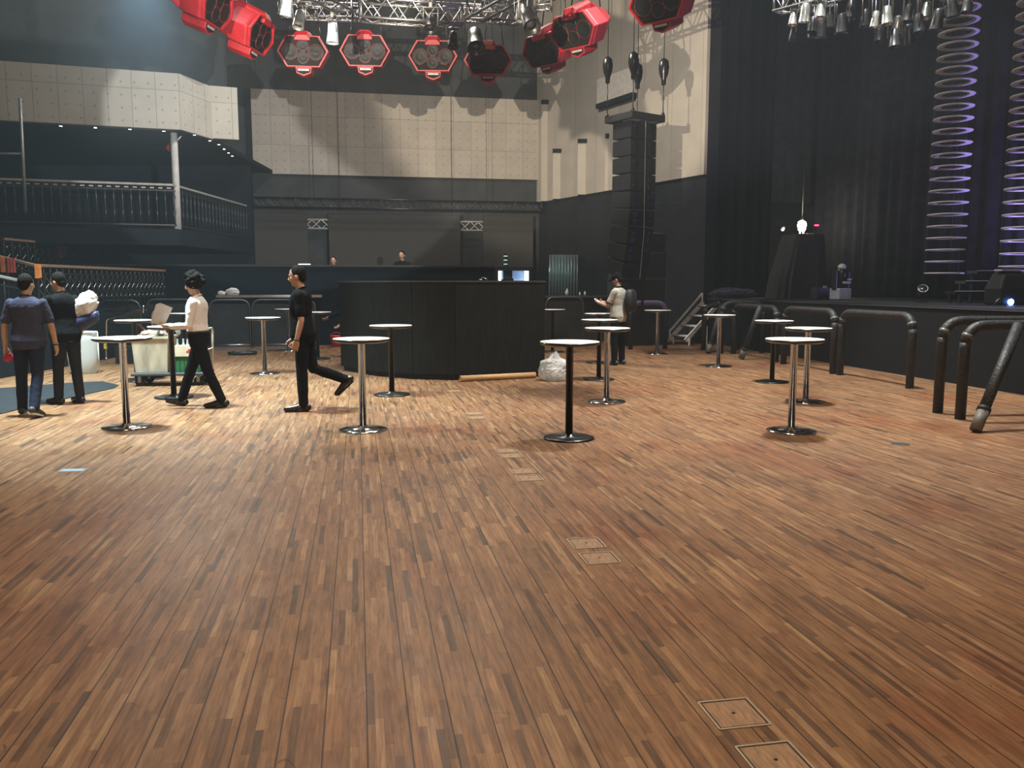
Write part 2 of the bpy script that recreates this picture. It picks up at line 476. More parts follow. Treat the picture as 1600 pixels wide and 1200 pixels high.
# rear bar deck: parapet and drink shelf
pb0, pb1 = at_v(343, 540, 22.3), at_v(772, 540, 22.3)
ub0, ub1 = uv_of(pb0)[0], uv_of(pb1)[0]
ub2 = uv_of(at_v(962, 540, 22.3))[0]
ptop, ltop = at_v(560, 417, 22.3).z, at_v(900, 463, 22.3).z
wall_uv('wall_parapet', -9.6, ub1, 22.3, 22.5, 0, ptop, mat('blue_black_board', (0.005, 0.009, 0.014), 0.9, var=0.2, scale=1.5, spec=0.05))
wall_uv('trim_9', -9.6, ub1, 22.24, 22.56, ptop, ptop + 0.05, BLACK)
wall_uv('wall_counter', ub1, ub2, 22.3, 22.5, 0, ltop - 0.04, WALLB)
wall_uv('floor_rear_deck', -17, ub2 + 0.6, 22.5, 30.1, 0.0, 0.75, WALLB)

# left seating tiers and balcony
def poly_struct(name, poly, z0, z1, m):
    b = MB(); b.prism(poly, z0, z1); return struct(name, b, m)
poly_struct('floor_lower_tier', [(-8.62, 12.6), (-8.62, 24.0), (-11.3, 24.0), (-11.3, 12.6)], 0, 0.95, WALLM)
poly_struct('floor_upper_tier', [(-11.3, 12.0), (-11.3, 26.0), (-17.5, 26.0), (-17.5, 12.0)], 0, 1.6, WALLM)
FA = [(-17.2, 18.05), (-8.1, 21.0), (-7.78, 22.0), (-7.17, 22.5), (-7.17, 22.8), (-8.1, 22.35), (-8.4, 21.25), (-17.2, 18.35)]
zf0, zf1 = at_y(300, 203, 21.0).z, at_y(300, 115, 21.0).z
def fascia(name, p, q, z0, z1, m, t=0.25):
    p, q = Vector((*p, 0)), Vector((*q, 0)); d = q - p
    b = MB(); b.box((d.length / 2, t / 2, (z1 - z0) / 2), (d.length, t, z1 - z0))
    return struct(name, b, m, p + Vector((0, 0, z0)), math.atan2(d.y, d.x))
fascia('trim_10', (-17.2, 18.05), (-8.1, 21.0), zf0, zf1, PANELL)
fascia('trim_11', (-8.1, 21.0), (-7.8, 22.35), zf0, zf1, PANELL)
fascia('trim_12', (-7.83, 22.3), (-7.2, 22.55), at_y(365, 218, 22.5).z, zf1 + 0.02, PANELL)
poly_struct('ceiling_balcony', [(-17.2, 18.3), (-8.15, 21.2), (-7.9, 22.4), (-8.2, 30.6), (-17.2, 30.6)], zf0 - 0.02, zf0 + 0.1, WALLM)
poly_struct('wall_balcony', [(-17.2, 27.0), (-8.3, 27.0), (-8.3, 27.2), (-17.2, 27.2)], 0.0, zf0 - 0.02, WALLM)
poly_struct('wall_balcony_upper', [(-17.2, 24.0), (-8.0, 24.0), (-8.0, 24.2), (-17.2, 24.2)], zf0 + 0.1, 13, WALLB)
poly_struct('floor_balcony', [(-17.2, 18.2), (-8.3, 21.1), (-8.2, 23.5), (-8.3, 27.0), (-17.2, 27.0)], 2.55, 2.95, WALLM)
b = MB(); b.tube([(0, 0, 2.95), (0, 0, zf0)], 0.085, 16)
struct('column_balcony', b, mat('pale_grey_paint', (0.45, 0.46, 0.44), 0.6), (-8.42, 21.3, 0))

# ------------------------------------------------------------------ stage
us = 9.35
b = MB(); b.box((4.5, 9.95, 0.6), (9.0, 22.9, 1.2))
b.mi = 1; b.box((0.0, 9.95, 1.195), (0.04, 22.9, 0.02))
st = b.build('stage', [mat('stage_skirt', (0.010, 0.010, 0.011), 0.9, spec=0.15), mat('stage_edge', (0.05, 0.05, 0.052), 0.5)])
st.location = RF(us, 0.0, 0); st.rotation_euler.z = ANG
tag(st, 'long black stage platform along the right side behind the padded barriers', 'stage')
b = MB(); b.box((4.5, 9.95, 0.0), (9.0, 22.9, 0.02))
d_ = b.build('stage_deck', mat('stage_deck_boards', (0.016, 0.016, 0.019), 0.5, var=0.3, scale=4), st); d_.location = (0, 0, 1.211)
d_['label'] = 'dark scuffed stage deck'

def drape(name, label, p, q, z0, z1, m, fold=0.35, amp=0.07):
    p, q = Vector((p[0], p[1], 0)), Vector((q[0], q[1], 0)); d = q - p; n = max(8, int(d.length / fold * 8))
    t = d.normalized(); nn = Vector((t.y, -t.x, 0)); b = MB(); b.smooth = True
    rnd = random.Random(len(label))
    ph = [rnd.uniform(-0.6, 0.6) for _ in range(n + 2)]
    rows = 5; rr = []
    for side in (0, 1):
        pts = []
        for i in range(n + 1):
            s = d.length * i / n
            w = amp * math.sin(2 * PI * s / fold + ph[i // 9]) + 0.4 * amp * math.sin(2 * PI * s / (fold * 2.7) + 1)
            pts.append(t * s + nn * (w + side * 0.02))
        rr.append(pts)
    loop = rr[0] + rr[1][::-1]
    b.rings([[v + Vector((0, 0, z0 + (z1 - z0) * k / rows)) for v in loop] for k in range(rows + 1)])
    o = b.build(name, m); o.location = p
    return tag(o, label, 'curtain', 'black stage drapes')

drape('stage_curtain', 'tall black drape beside the canted wall at the far end of the stage', RF(9.45, 21.9), RF(11.35, 21.9), 0.02, 12.6, CURT)
drape('stage_curtain', 'dark grey drape hanging above the lit stage side entrance', RF(11.3, 25.2), RF(14.4, 25.2), at_v(1240, 316, 25.2).z, 12.6, CURTG, 0.5, 0.05)
drape('stage_curtain', 'wide black backdrop drape behind the hanging ring columns', RF(14.3, 24.6), RF(15.2, 6.0), 1.25, 12.6, mat('black_backdrop', (0.022, 0.022, 0.027), 0.95, var=0.3, scale=3, spec=0.1), 0.5, 0.09)

# ------------------------------------------------------------------ cocktail tables
def make_table(name, label, metal, loc, rz):
    t = thing(name, label, 'table', loc, rz, 'round cocktail tables on the dance floor')
    b = MB(); b.lathe([(0.30, 0.972), (0.3, 0.985), (0.302, 0.996), (0.30, 1.0), (0.0, 1.0)], 48)
    b.build('table_top', WHITE, t)
    b = MB(); b.lathe([(0.26, 0.955), (0.292, 0.968), (0.303, 0.974), (0.3045, 0.985), (0.303, 0.994), (0.3025, 0.99), (0.30, 0.974)], 48)
    b.build('top_rim', BLKMET, t)['label'] = 'black edge under the white top'
    b = MB(); b.lathe([(0.038, 0.02), (0.038, 0.94), (0.10, 0.945), (0.10, 0.96), (0.0, 0.96)], 24)
    b.build('pole', metal, t)
    b = MB(); b.lathe([(0.255, 0.0), (0.262, 0.006), (0.258, 0.016), (0.22, 0.023), (0.06, 0.03), (0.046, 0.05), (0.0, 0.05)], 48)
    b.build('base', metal, t)
    return t
TABLES = [
    (198.5, 668, 'c', 'cocktail table on a chrome pole, standing nearest the two men at the left'),
    (272, 621, 'b', 'black-poled cocktail table in front of the loaded trolley, beside the man in white'),
    (567.5, 672, 'c', 'chrome cocktail table standing alone in front of the left end of the black booth'),
    (612.5, 617, 'b', 'black-poled cocktail table right against the front of the black booth'),
    (889, 685, 'b', 'nearest black-poled cocktail table, in front of the clear rubbish bag'),
    (947.5, 628, 'c', 'chrome cocktail table in front of the man looking at his phone'),
    (935.5, 593, 'b', 'black-poled cocktail table just behind the chrome one near the man in a cap'),
    (936, 567, 'b', 'black cocktail table by the elbow of the man in a cap, hindmost of three'),
    (1026.5, 553, 'c', 'small-looking far chrome cocktail table to the left of the white steps'),
    (1122, 573, 'c', 'chrome cocktail table in front of the white metal steps'),
    (1206, 597, 'b', 'black-poled cocktail table near the stage, hindmost of the group of three'),
    (1258.5, 628, 'c', 'chrome cocktail table half hidden behind the nearest right-hand table'),
    (1236, 674, 'c', 'nearest right-hand chrome cocktail table, its pole mirrored in the floor'),
    (414, 584, 'c', 'chrome cocktail table between the man in white and the man in black'),
    (451.5, 548, 'c', 'far chrome cocktail table by the drink shelf, left of the man in black'),
    (497, 561, 'b', 'black-poled cocktail table hidden behind the walking man in black'),
    (863, 550, 'b', 'far black cocktail table peeping out at the right end of the booth'),
    (214.5, 595, 'b', 'black-poled cocktail table behind the nearest left chrome one, by the black crates'),
    (290, 566, 'b', 'far cocktail table whose top shows behind the papers of the man in white'),
]
for i, (px, py, kd, lab) in enumerate(TABLES):
    p = at_z(px, py, 0.0)
    if i in (0,): tc_ = make_table('cocktail_table', lab, CHROME, p, 0.3); continue
    if i == 1: tb_ = make_table('cocktail_table', lab, BLKMET, p, 0.1); continue
    t = copy_tree(tc_ if kd == 'c' else tb_)
    t.location = p; t.rotation_euler.z = i * 1.3; t['label'] = lab

# unseen boards added in front of the wash lights to cast wall shadows
def baffle(name, pts, y, w=WASH):
    w = Vector(w); out = []
    for q in pts:
        d = q - w; out.append(w + d * ((y - w.y) / d.y))
    c = Vector((0, y, 0)); b = MB()
    M = Matrix(((1, 0, 0, 0), (0, 0, -1, y), (0, 1, 0, 0), (0, 0, 0, 1)))
    b.extrude([(p.x, p.z) for p in out], M, -0.04, 0.04)
    for f in (0.25, 0.75):
        xs = [p.x for p in out]; x = min(xs) + (max(xs) - min(xs)) * f; b.tube([(x, y, max(p.z for p in out) - 0.1), (x, y, 12.99)], 0.01, 6)
    o = struct(name, b, BLACK)
    return o
wp = lambda px, py: at_v(px, py, 29.93)
baffle('shadow_board', [wp(500, 118), wp(463, 184), wp(476, 207), wp(560, 274), wp(640, 320), wp(960, 330), wp(960, 60), wp(540, 60)], 2.4)
fp = lambda px, py: at_line(px, py, (-17.2, 18.05), (-8.1, 21.0))
baffle('shadow_board_left', [fp(156, 215), fp(156, 148), fp(178, 100), fp(190, 60), fp(-260, 20), fp(-260, 230)], 3.2)
cp = lambda px, py: at_line(px, py, CA, CB)
baffle('shadow_board_right', [cp(884, 100), cp(875, 199), cp(893, 201), cp(894, 219), cp(921, 206), cp(944, 212), cp(960, 250), cp(1010, 240), cp(1010, 175), cp(985, 110), cp(1000, 40), cp(900, 10)], 1.5, WASH2)

# a plume of denser stage haze below a lamp at the upper left
hz = bpy.data.materials.new('stage_haze'); hz.use_nodes = True; nt = hz.node_tree
nt.nodes.remove(nt.nodes['Principled BSDF'])
vsc = nt.nodes.new('ShaderNodeVolumeScatter'); vsc.inputs['Color'].default_value = (0.8, 0.91, 1.0, 1); vsc.inputs['Anisotropy'].default_value = 0.1
tc = nt.nodes.new('ShaderNodeTexCoord'); ln_ = nt.nodes.new('ShaderNodeVectorMath'); ln_.operation = 'LENGTH'
nt.links.new(tc.outputs['Object'], ln_.inputs[0])
q_ = math_node(nt, 'MAXIMUM', math_node(nt, 'SUBTRACT', 1.0, ln_.outputs['Value']), 0.0)
nt.links.new(math_node(nt, 'MULTIPLY', math_node(nt, 'POWER', q_, 1.3), 0.034), vsc.inputs['Density'])
nt.links.new(vsc.outputs[0], nt.nodes['Material Output'].inputs['Volume'])
b = MB(); b.ball((0, 0, 0), 1.0, 24, 16); o = b.build('haze_plume', hz); o.location = (-6.75, 15.7, 6.6); o.scale = (2.7, 2.7, 3.1)
tag(o, 'bluish haze glowing at the top left, above the balcony front', 'haze', kind='stuff')

# ------------------------------------------------------------------ mixing booth
bp_ = [at_z(533, 579), at_z(585, 588), at_z(645, 593), at_z(712, 594.5), at_z(851, 588)]
BH = 1.64
far_r, far_l = bp_[4] + Vector((0.02, 3.2, 0)), bp_[0] + Vector((-0.1, 2.6, 0))
ring_ = bp_ + [far_r, far_l]
bc = sum(ring_, Vector()) / len(ring_)
booth = thing('mixing_booth', 'large black curved mixing booth standing in the middle of the dance floor', 'booth', (bc.x, bc.y, 0))
BOOTHM = mat('black_stained_board', (0.006, 0.006, 0.005), 0.65, var=0.45, scale=5, spec=0.2, stretch=(4, 4, 0.6))
for i in range(len(ring_)):
    p, q = ring_[i] - bc, ring_[(i + 1) % len(ring_)] - bc
    d = q - p; t = d.normalized(); nin = Vector((-t.y, t.x, 0))
    if nin.dot(-p) < 0: nin = -nin
    b = MB(); c = (p + q) / 2 + nin * 0.02
    M = Matrix(((t.x, nin.x, 0), (t.y, nin.y, 0), (0, 0, 1)))
    b.box((c.x, c.y, 0.09 + (BH - 0.11) / 2), (d.length - 0.008, 0.04, BH - 0.11), M)
    b.build('side_panel', BOOTHM, booth, bevel=0.004)
inner = [(p - bc) * 0.965 for p in ring_]
b = MB(); b.prism([(p.x, p.y) for p in inner], 0.0, 0.10); b.build('plinth', BLACK, booth)
b = MB(); k_ = len(ring_)
rim_o = [(p - bc) * 1.006 for p in ring_]; rim_i = [(p - bc) * 0.93 for p in ring_]
b.rings([[v + Vector((0, 0, z)) for v in r] for r, z in ((rim_i, BH - 0.03), (rim_o, BH - 0.03), (rim_o, BH), (rim_i, BH))], closed=True)
b.build('top_ledge', mat('dark_metal_edge', (0.06, 0.06, 0.055), 0.45, 0.4), booth)
b = MB(); b.prism([(p.x, p.y) for p in [(q - bc) * 0.935 for q in ring_]], 0.9, 0.96); b.build('desk', BLACK, booth)
# gear on the ledge
p = at_y(797, 437, bp_[4].y + 1.0); p = Vector((bp_[4].x - 0.62, bp_[4].y - 0.02 + 0.17, BH))
def ledge_pt(px, back=0.05):
    pt = at_line(px, 439, bp_[3], bp_[4]); t = (bp_[4] - bp_[3]).normalized(); n = Vector((-t.y, t.x, 0)); n = n if n.y > 0 else -n
    pt = pt + n * back; return Vector((pt.x, pt.y, BH))
q = ledge_pt(797, 0.055)
b = MB(); b.box((0, 0, 0.02), (0.16, 0.07, 0.04)); b.box((-0.03, 0.0, 0.05), (0.10, 0.06, 0.02)); b.box((-0.105, 0, 0.012), (0.05, 0.05, 0.024))
o = b.build('control_box', BLKMET, bevel=0.005); o.location = q; tag(o, 'small black control box lying on the booth top near its right end', 'device')
q = ledge_pt(757, 0.05)
b = MB(); b.smooth = True; b.tube([(-0.05, 0, 0.006), (-0.03, 0, 0.04), (0.0, 0, 0.05), (0.04, 0, 0.03), (0.07, 0.0, 0.006)], 0.006, 6)
b.ball((-0.05, 0, 0.012), (0.03, 0.02, 0.012))
o = b.build('gooseneck_lamp', STEEL); o.location = q; tag(o, 'little gooseneck lamp lying on the booth top', 'lamp')

# cardboard tube and clear bag in front of the booth
p0, p1 = at_z(719, 596.5), at_z(836, 590.5)
KRAFT = mat('kraft_card', (0.42, 0.24, 0.10), 0.65, var=0.12, scale=20)
b = MB(); b.smooth = True; d = p1 - p0; L_ = d.length; n = 24
rr = []
for r, x in ((0.042, 0.02), (0.042, 0), (0.05, 0), (0.05, L_), (0.042, L_), (0.042, L_ - 0.02)):
    rr.append([Vector((x, r * math.cos(2 * PI * k / n), 0.05 + r * math.sin(2 * PI * k / n))) for k in range(n)])
b.rings(rr, True)
o = b.build('cardboard_tube', KRAFT); o.location = p0; o.rotation_euler.z = math.atan2(d.y, d.x)
tag(o, 'long brown cardboard tube lying on the floor along the booth', 'tube')

def plastic(name, col, alpha):
    m = bpy.data.materials.new(name); m.use_nodes = True; nt = m.node_tree
    b = nt.nodes['Principled BSDF']; b.inputs['Base Color'].default_value = (*col, 1); b.inputs['Roughness'].default_value = 0.25
    tr = nt.nodes.new('ShaderNodeBsdfTransparent'); tl = nt.nodes.new('ShaderNodeBsdfTranslucent'); tl.inputs['Color'].default_value = (*col, 1)
    a = nt.nodes.new('ShaderNodeMixShader'); a.inputs[0].default_value = 0.35
    nt.links.new(b.outputs[0], a.inputs[1]); nt.links.new(tl.outputs[0], a.inputs[2])
    x = nt.nodes.new('ShaderNodeMixShader'); x.inputs[0].default_value = alpha
    nt.links.new(a.outputs[0], x.inputs[1]); nt.links.new(tr.outputs[0], x.inputs[2])
    nt.links.new(x.outputs[0], nt.nodes['Material Output'].inputs['Surface'])
    return m
from mathutils import noise as mn
def crumpled_bag(rx, ry, rz, seed, neck=True):
    b = MB(); b.smooth = False; n, m = 44, 26; rings = []
    for i in range(m + 1):
        th = -PI / 2 + PI * i / m; ring = []
        for k in range(n):
            ph = 2 * PI * k / n; cr = max(math.cos(th), 0.03)
            v = Vector((cr * math.cos(ph), cr * math.sin(ph), math.sin(th)))
            w = 1 + 0.16 * mn.noise(v * 1.8 + Vector((seed, 0, 0))) + 0.20 * abs(mn.noise(v * 4.5 + Vector((0, seed, 0)))) + 0.07 * abs(mn.noise(v * 9.0 + Vector((seed, seed, 0)))) - 0.06 + 0.05 * math.sin(ph * 11) * max(0, v.z)
            x = Vector((v.x * rx * w, v.y * ry * w, v.z * rz * w))
            if x.z > rz * 0.72 and neck: x.x *= 0.55; x.y *= 0.55; x.z = rz * 0.72 + (x.z - rz * 0.72) * 1.5
            if x.z < -rz * 0.72: x.z = -rz * 0.72 + (x.z + rz * 0.72) * 0.1
            ring.append(x)
        rings.append(ring)
    b.rings(rings, True)
    zmin = min(v.z for v in b.v)
    for v in b.v: v.z -= zmin
    return b
bagp = at_z(862, 594)
bg = crumpled_bag(0.26, 0.22, 0.235, 3.0); o = bg.build('rubbish_bag', plastic('clear_bag_film', (0.72, 0.72, 0.72), 0.38)); o.location = bagp + Vector((0.03, -0.05, 0))
tag(o, 'clear plastic rubbish bag, knotted and bulging, at the right corner of the booth', 'bag')
b = crumpled_bag(0.16, 0.14, 0.13, 8.0, False); c = b.build('bag_contents', mat('white_paper_scraps', (0.7, 0.69, 0.66), 0.8, var=0.3, scale=12), o); c.location = (0, 0, 0.03)

# ------------------------------------------------------------------ floor hatches, tape, drain
HW = 0.195
def make_hatch(label, loc):
    t = thing('floor_hatch', label, 'floor hatch', loc, ANG, 'cable hatches let into the parquet')
    h = HW / 2
    b = MB()
    for sx, sy, w, l in ((0, 1, HW, 0.008), (0, -1, HW, 0.008), (1, 0, 0.008, HW), (-1, 0, 0.008, HW)):
        b.box((sx * h, sy * h, 0.002), (w if sy else 0.008, l if sx else 0.008, 0.004))
    b.build('frame', mat('worn_brass_frame', (0.45, 0.37, 0.27), 0.45, 0.6), t)
    b = MB(); b.box((0, 0, 0.0012), (HW - 0.022, HW - 0.022, 0.0024)); b.build('lid', mat('hatch_wood', (0.27, 0.155, 0.085), 0.5, var=0.35, scale=14, stretch=(5, 1, 1)), t)
    b = MB(); b.box((0, 0, 0.0006), (HW + 0.0, HW + 0.0, 0.0012)); b.build('gap', mat('dark_gap', (0.03, 0.02, 0.015), 0.8), t)
    b = MB(); b.lathe([(0.007, 0.0022), (0.007, 0.003), (0, 0.003)], 16); b.build('finger_hole', BLACK, t)
    return t
HATCH = [(1146, 1115, 'nearest whole wooden floor hatch, second from the bottom edge of the picture'),
         (1212, 1188, 'wooden floor hatch cut off by the bottom edge of the picture'),
         (916, 849, 'upper of the two wooden floor hatches in the middle of the open parquet'),
         (936.5, 872, 'lower of the two wooden floor hatches in the middle of the open parquet'),
         (817, 736, 'upper hatch of the pair third from the camera in the line of hatches'),
         (827, 747, 'lower hatch of the pair third from the camera in the line of hatches'),
         (791, 704, 'upper hatch of the pair left of the nearest black table base'),
         (798, 712, 'lower hatch of the pair left of the nearest black table base'),
         (741, 646, 'rear floor hatch of the farthest pair between the two front tables'),
         (745.5, 652.5, 'front floor hatch of the farthest pair between the two front tables'),
         (709, 611, 'single far floor hatch close to the booth and the cardboard tube')]
for i, (px, py, lab) in enumerate(HATCH):
    p = at_z(px, py)
    if i == 0: h0 = make_hatch(lab, p)
    else:
        h = copy_tree(h0); h.location = p; h['label'] = lab
b = MB(); b.box((0, 0, 0.0015), (0.20, 0.10, 0.003)); b.mi = 1; b.box((0, 0.02, 0.0034), (0.15, 0.02, 0.001))
o = b.build('floor_socket', [mat('blue_grey_plate', (0.30, 0.42, 0.52), 0.35), mat('pale_plate_stripe', (0.6, 0.68, 0.72), 0.35)]); o.location = at_z(113, 735); o.rotation_euler.z = 0.1
tag(o, 'small blue-grey socket plate in the parquet at the left', 'floor plate')
b = MB(); b.lathe([(0.085, 0), (0.085, 0.002), (0.07, 0.003), (0, 0.003)], 24)
o = b.build('floor_plate', mat('dark_plate', (0.035, 0.035, 0.033), 0.5)); o.location = at_z(1407, 694)
tag(o, 'round dark plate in the parquet near the front padded barrier', 'floor plate')

# ------------------------------------------------------------------ padded barriers along the stage
def hoop(name, label, a, bb, zt, r, m, group, brace=None, wrap=True, z0=0.0, leg_m=None):
    a, bb = Vector(a), Vector(bb)
    t = thing(name, label, 'barrier', (a.x, a.y, 0), 0, group)
    e = bb - a
    pth = arc_path([(0, 0, z0), (0, 0, zt), (e.x, e.y, zt), (e.x, e.y, z0)], min(0.26, e.length * 0.3), 8)
    top = [i for i, p in enumerate(pth) if p.z > zt - 0.2]
    b = MB(); b.tube(pth[top[0]:top[-1] + 1], r, 14); b.build('top_rail', m, t)
    for j, seg in enumerate((pth[:top[0] + 1], pth[top[-1]:])):
        b = MB(); b.tube(seg, r * 0.97, 14); b.build('leg', leg_m or m, t)
    if wrap:
        for pp, qq in ((pth[top[1]], pth[top[2]]), (pth[top[-3]], pth[top[-2]])):
            b = MB(); b.tube([pp, qq], r * 1.06, 14); b.build('tape_wrap', mat('grey_tape', (0.10, 0.10, 0.10), 0.4), t)
    if brace:
        p0, p1 = Vector(brace[0]) - a, Vector(brace[1]) - a
        k = p0 + (p1 - p0) * 0.82
        b = MB(); b.tube([p0, k], r * 0.95, 14); br = b.build('brace', m, t)
        b = MB(); b.tube([k, p1], r * 1.02, 14); c = b.build('brace_foot', mat('bare_card_sleeve', (0.10, 0.085, 0.07), 0.6), br)
        b = MB(); b.tube([k - (p1 - p0) * 0.02, k + (p1 - p0) * 0.012], r * 1.15, 14); b.build('brace_tape', BLACK, br)
    return t
GB = 'padded barriers in front of the stage'
PR = 0.062
hoop('stage_barrier', 'black padded hoop barrier alone in front of the stage, left of the nearest pair', at_z(1312, 586), at_z(1421, 607), 1.10, PR, FOAM, GB)
hoop('stage_barrier', 'black padded hoop barrier behind the right-hand tables, beside the bright curved tape', at_z(1224, 569), at_z(1301, 584), 1.10, PR, FOAM, GB)
hoop('stage_barrier', 'padded hoop barrier between the leaning stays near the white steps', at_z(1146, 553), at_z(1212, 566), 1.10, PR, FOAM, GB)
a_ = at_z(1465, 645); hoop('stage_barrier', 'outer of the two padded hoops turned towards the stage at the right edge', a_, a_ + UX * 1.75 - VX * 0.15, 1.13, PR, FOAM, GB)
a_ = at_z(1500, 655); z_ = at_y(1592, 498, 9.35)
hoop('stage_barrier', 'inner padded hoop at the right edge with a leaning stay in front', a_, a_ + UX * 1.7 - VX * 0.15, 1.10, PR, FOAM, GB, brace=((z_.x, z_.y, 1.12), at_z(1524, 676) + Vector((0, 0, 0.03))))
a_ = at_z(1099, 547); z_ = at_y(1127, 479, a_.y - 0.75)
hoop('stage_barrier', 'far padded hoop beside the white steps with a short leaning stay', a_, a_ + UX * 0.85 - VX * 0.05, 1.08, PR, FOAM, GB, brace=((z_.x, z_.y, 1.07), at_z(1106, 553) + Vector((0, 0, 0.03))))
a_ = at_z(1170, 557); z_ = at_y(1189, 471, a_.y - 1.1)
hoop('stage_barrier', 'padded hoop with a long leaning stay, between two right-hand tables and the steps', a_ - UX * 0.25 + VX * 0.9, a_ + UX * 0.72 + VX * 0.8, 1.16, PR, FOAM, GB, brace=((z_.x, z_.y, 1.14), at_z(1158, 562) + Vector((0, 0, 0.03))))
PURP = mat('violet_lit_padding', (0.17, 0.145, 0.27), 0.6, var=0.3, scale=20, bump=0.3)  # violet light on the pad is put into its colour
a_, b_ = at_z(985, 546), at_z(1039, 545)
hoop('stage_barrier', 'violet-lit padded hoop barrier at the back, behind the man in a cap', a_, b_, 1.13, 0.06, PURP, GB, wrap=False, leg_m=FOAM)

# thin tube crowd barriers in front of the rear bar
def crowd_barrier(label, px0, px1, v, zt):
    a, bb = at_v(px0, 540, v), at_v(px1, 540, v); a.z = bb.z = 0
    t = thing('crowd_barrier', label, 'barrier', a, 0, 'steel crowd barriers at the rear bar'); e = bb - a
    b = MB(); b.tube(arc_path([(0, 0, 0.02), (0, 0, zt), (e.x, e.y, zt), (e.x, e.y, 0.02)], 0.22, 6), 0.02, 8); b.build('tube_frame', mat('grey_painted_tube', (0.14, 0.14, 0.14), 0.4, 0.5), t)
    b = MB(); b.box((e.x / 2, e.y / 2, zt * 0.5), (e.length - 0.06, 0.012, zt - 0.2), Matrix.Rotation(math.atan2(e.y, e.x), 3, 'Z')); b.build('infill_panel', WALLB, t)
    dn = Vector((e.y, -e.x, 0)).normalized(); dn = dn if dn.y < 0 else -dn
    b = MB(); b.box(Vector((e.x / 2, e.y / 2, 0.01)) + dn * 0.3, (e.length, 0.6, 0.02), Matrix.Rotation(math.atan2(e.y, e.x), 3, 'Z')); b.build('foot_plate', STEEL, t)
    b = MB(); b.tube([Vector((0, 0, 0.09)), Vector((e.x, e.y, 0.09))], 0.022, 8); b.build('kick_rail', ALU, t)
crowd_barrier('steel crowd barrier by the rear bar, left of the man in white', 158, 222, 20.3, 1.22)
crowd_barrier('steel crowd barrier by the rear bar, just behind the man in white', 232, 306, 21.2, 1.22)
crowd_barrier('steel crowd barrier behind the lone far chrome table, right of the man in white', 330, 392, 21.5, 1.2)
crowd_barrier('steel crowd barrier behind the far table at the left of the man in black', 396, 494, 21.5, 1.2)
crowd_barrier('steel crowd barrier showing between the booth and the man in a cap', 853, 911, 21.0, 1.25)

# drink shelf and litter on it
b = MB(); l0, l1 = at_v(338, 463, 22.05), at_v(503, 463, 22.05); ull, ulr = uv_of(l0)[0], uv_of(l1)[0]
b.box(((ulr - ull) / 2, 0.12, 0), (ulr - ull, 0.36, 0.05)); b.mi = 1; b.box(((ulr - ull) / 2, -0.065, 0), (ulr - ull, 0.012, 0.065))
o = b.build('drink_shelf', [mat('grey_shelf', (0.30, 0.31, 0.31), 0.4), ALU]); o.location = RF(ull, 22.05, l0.z); o.rotation_euler.z = ANG
tag(o, 'long pale drink shelf on the rear bar front, behind the man in black', 'shelf')
for px, sc, lab in ((346, 0.05, 'small crumpled white napkin at the left end of the drink shelf'), (363, 0.085, 'crumpled white cloth heaped on the drink shelf')):
    p = at_v(px, 458, 22.14); b = crumpled_bag(sc * 2, sc, sc * 1.2, px * 0.1, False)
    o = b.build('crumpled_cloth', mat('white_cloth', (0.7, 0.7, 0.7), 0.8, var=0.15)); o.location = (p.x, p.y, l0.z + 0.0255)
    tag(o, lab, 'cloth', 'white cloths on the drink shelf')
b = MB(); u0, u1 = ub1, ub2
b.box(((u1 - u0) / 2, 0, 0.02), (u1 - u0, 0.5, 0.05)); o = b.build('counter_top', mat('dark_counter_top', (0.07, 0.07, 0.07), 0.35)); o.location = RF(u0, 22.4, ltop - 0.03); o.rotation_euler.z = ANG
tag(o, 'dark counter top of the rear bar between the booth and the man in a cap', 'counter')
for px, s_, lab in ((886, 0.09, 'little clear bottle on the rear counter, leftmost of three'), (906, 0.05, 'white cup lying on the rear counter, middle of three'), (914, 0.06, 'white cup standing on the rear counter, nearest the man in a cap')):
    p = at_v(px, 460, 22.4)
    b = MB(); b.lathe([(s_ * 0.5, 0), (s_ * 0.55, s_), (s_ * 0.5, s_ * 1.4), (s_ * 0.2, s_ * 1.8), (s_ * 0.2, s_ * 2.2), (0, s_ * 2.2)], 14)
    o = b.build('bottle' if px == 886 else 'cup', mat('pale_plastic', (0.6, 0.62, 0.62), 0.3)); o.location = (p.x, p.y, ltop + 0.011)
    tag(o, lab, 'bottle' if px == 886 else 'cup', 'small vessels on the rear counter')
p0 = at_v(476, 419, 22.4)
b = MB(); b.box((0, 0, 0.012), (0.30, 0.16, 0.024)); o = b.build('light_strip', mat('bright_strip', (0.8, 0.8, 0.8), 0.4, emit=(1, 1, 0.97), estr=1.2)); o.location = (p0.x, p0.y, ptop + 0.051); o.rotation_euler.z = ANG
tag(o, 'short bright strip light on the parapet above the man in black', 'light')

# lit doorway behind the counter
dz = 0.75
p = at_v(776, 440, 27.8); q_ = at_v(828, 440, 27.8); u0, u1 = uv_of(p)[0], uv_of(q_)[0]; zt = at_v(800, 421, 27.8).z
dr = thing('service_doorway', 'brightly lit blue service doorway behind the right end of the booth', 'doorway', RF((u0 + u1) / 2, 27.8, dz), ANG)
hw = (u1 - u0) / 2
b = MB(); b.box((-hw, 0.1, (zt - dz) / 2), (0.1, 0.3, zt - dz)); b.box((hw, 0.1, (zt - dz) / 2), (0.1, 0.3, zt - dz)); b.box((0, 0.1, zt - dz), (hw * 2 + 0.1, 0.3, 0.08)); b.build('door_frame', BLACK, dr)
for x, w in ((-hw + 0.1, 0.12), (hw - 0.1, 0.17)):
    b = MB(); b.box((x, 0, (zt - dz) / 2), (w, 0.05, zt - dz - 0.1)); b.build('light_tube', mat('white_tube_light', (1, 1, 1), 0.4, emit=(0.85, 0.95, 1), estr=3.0), dr)
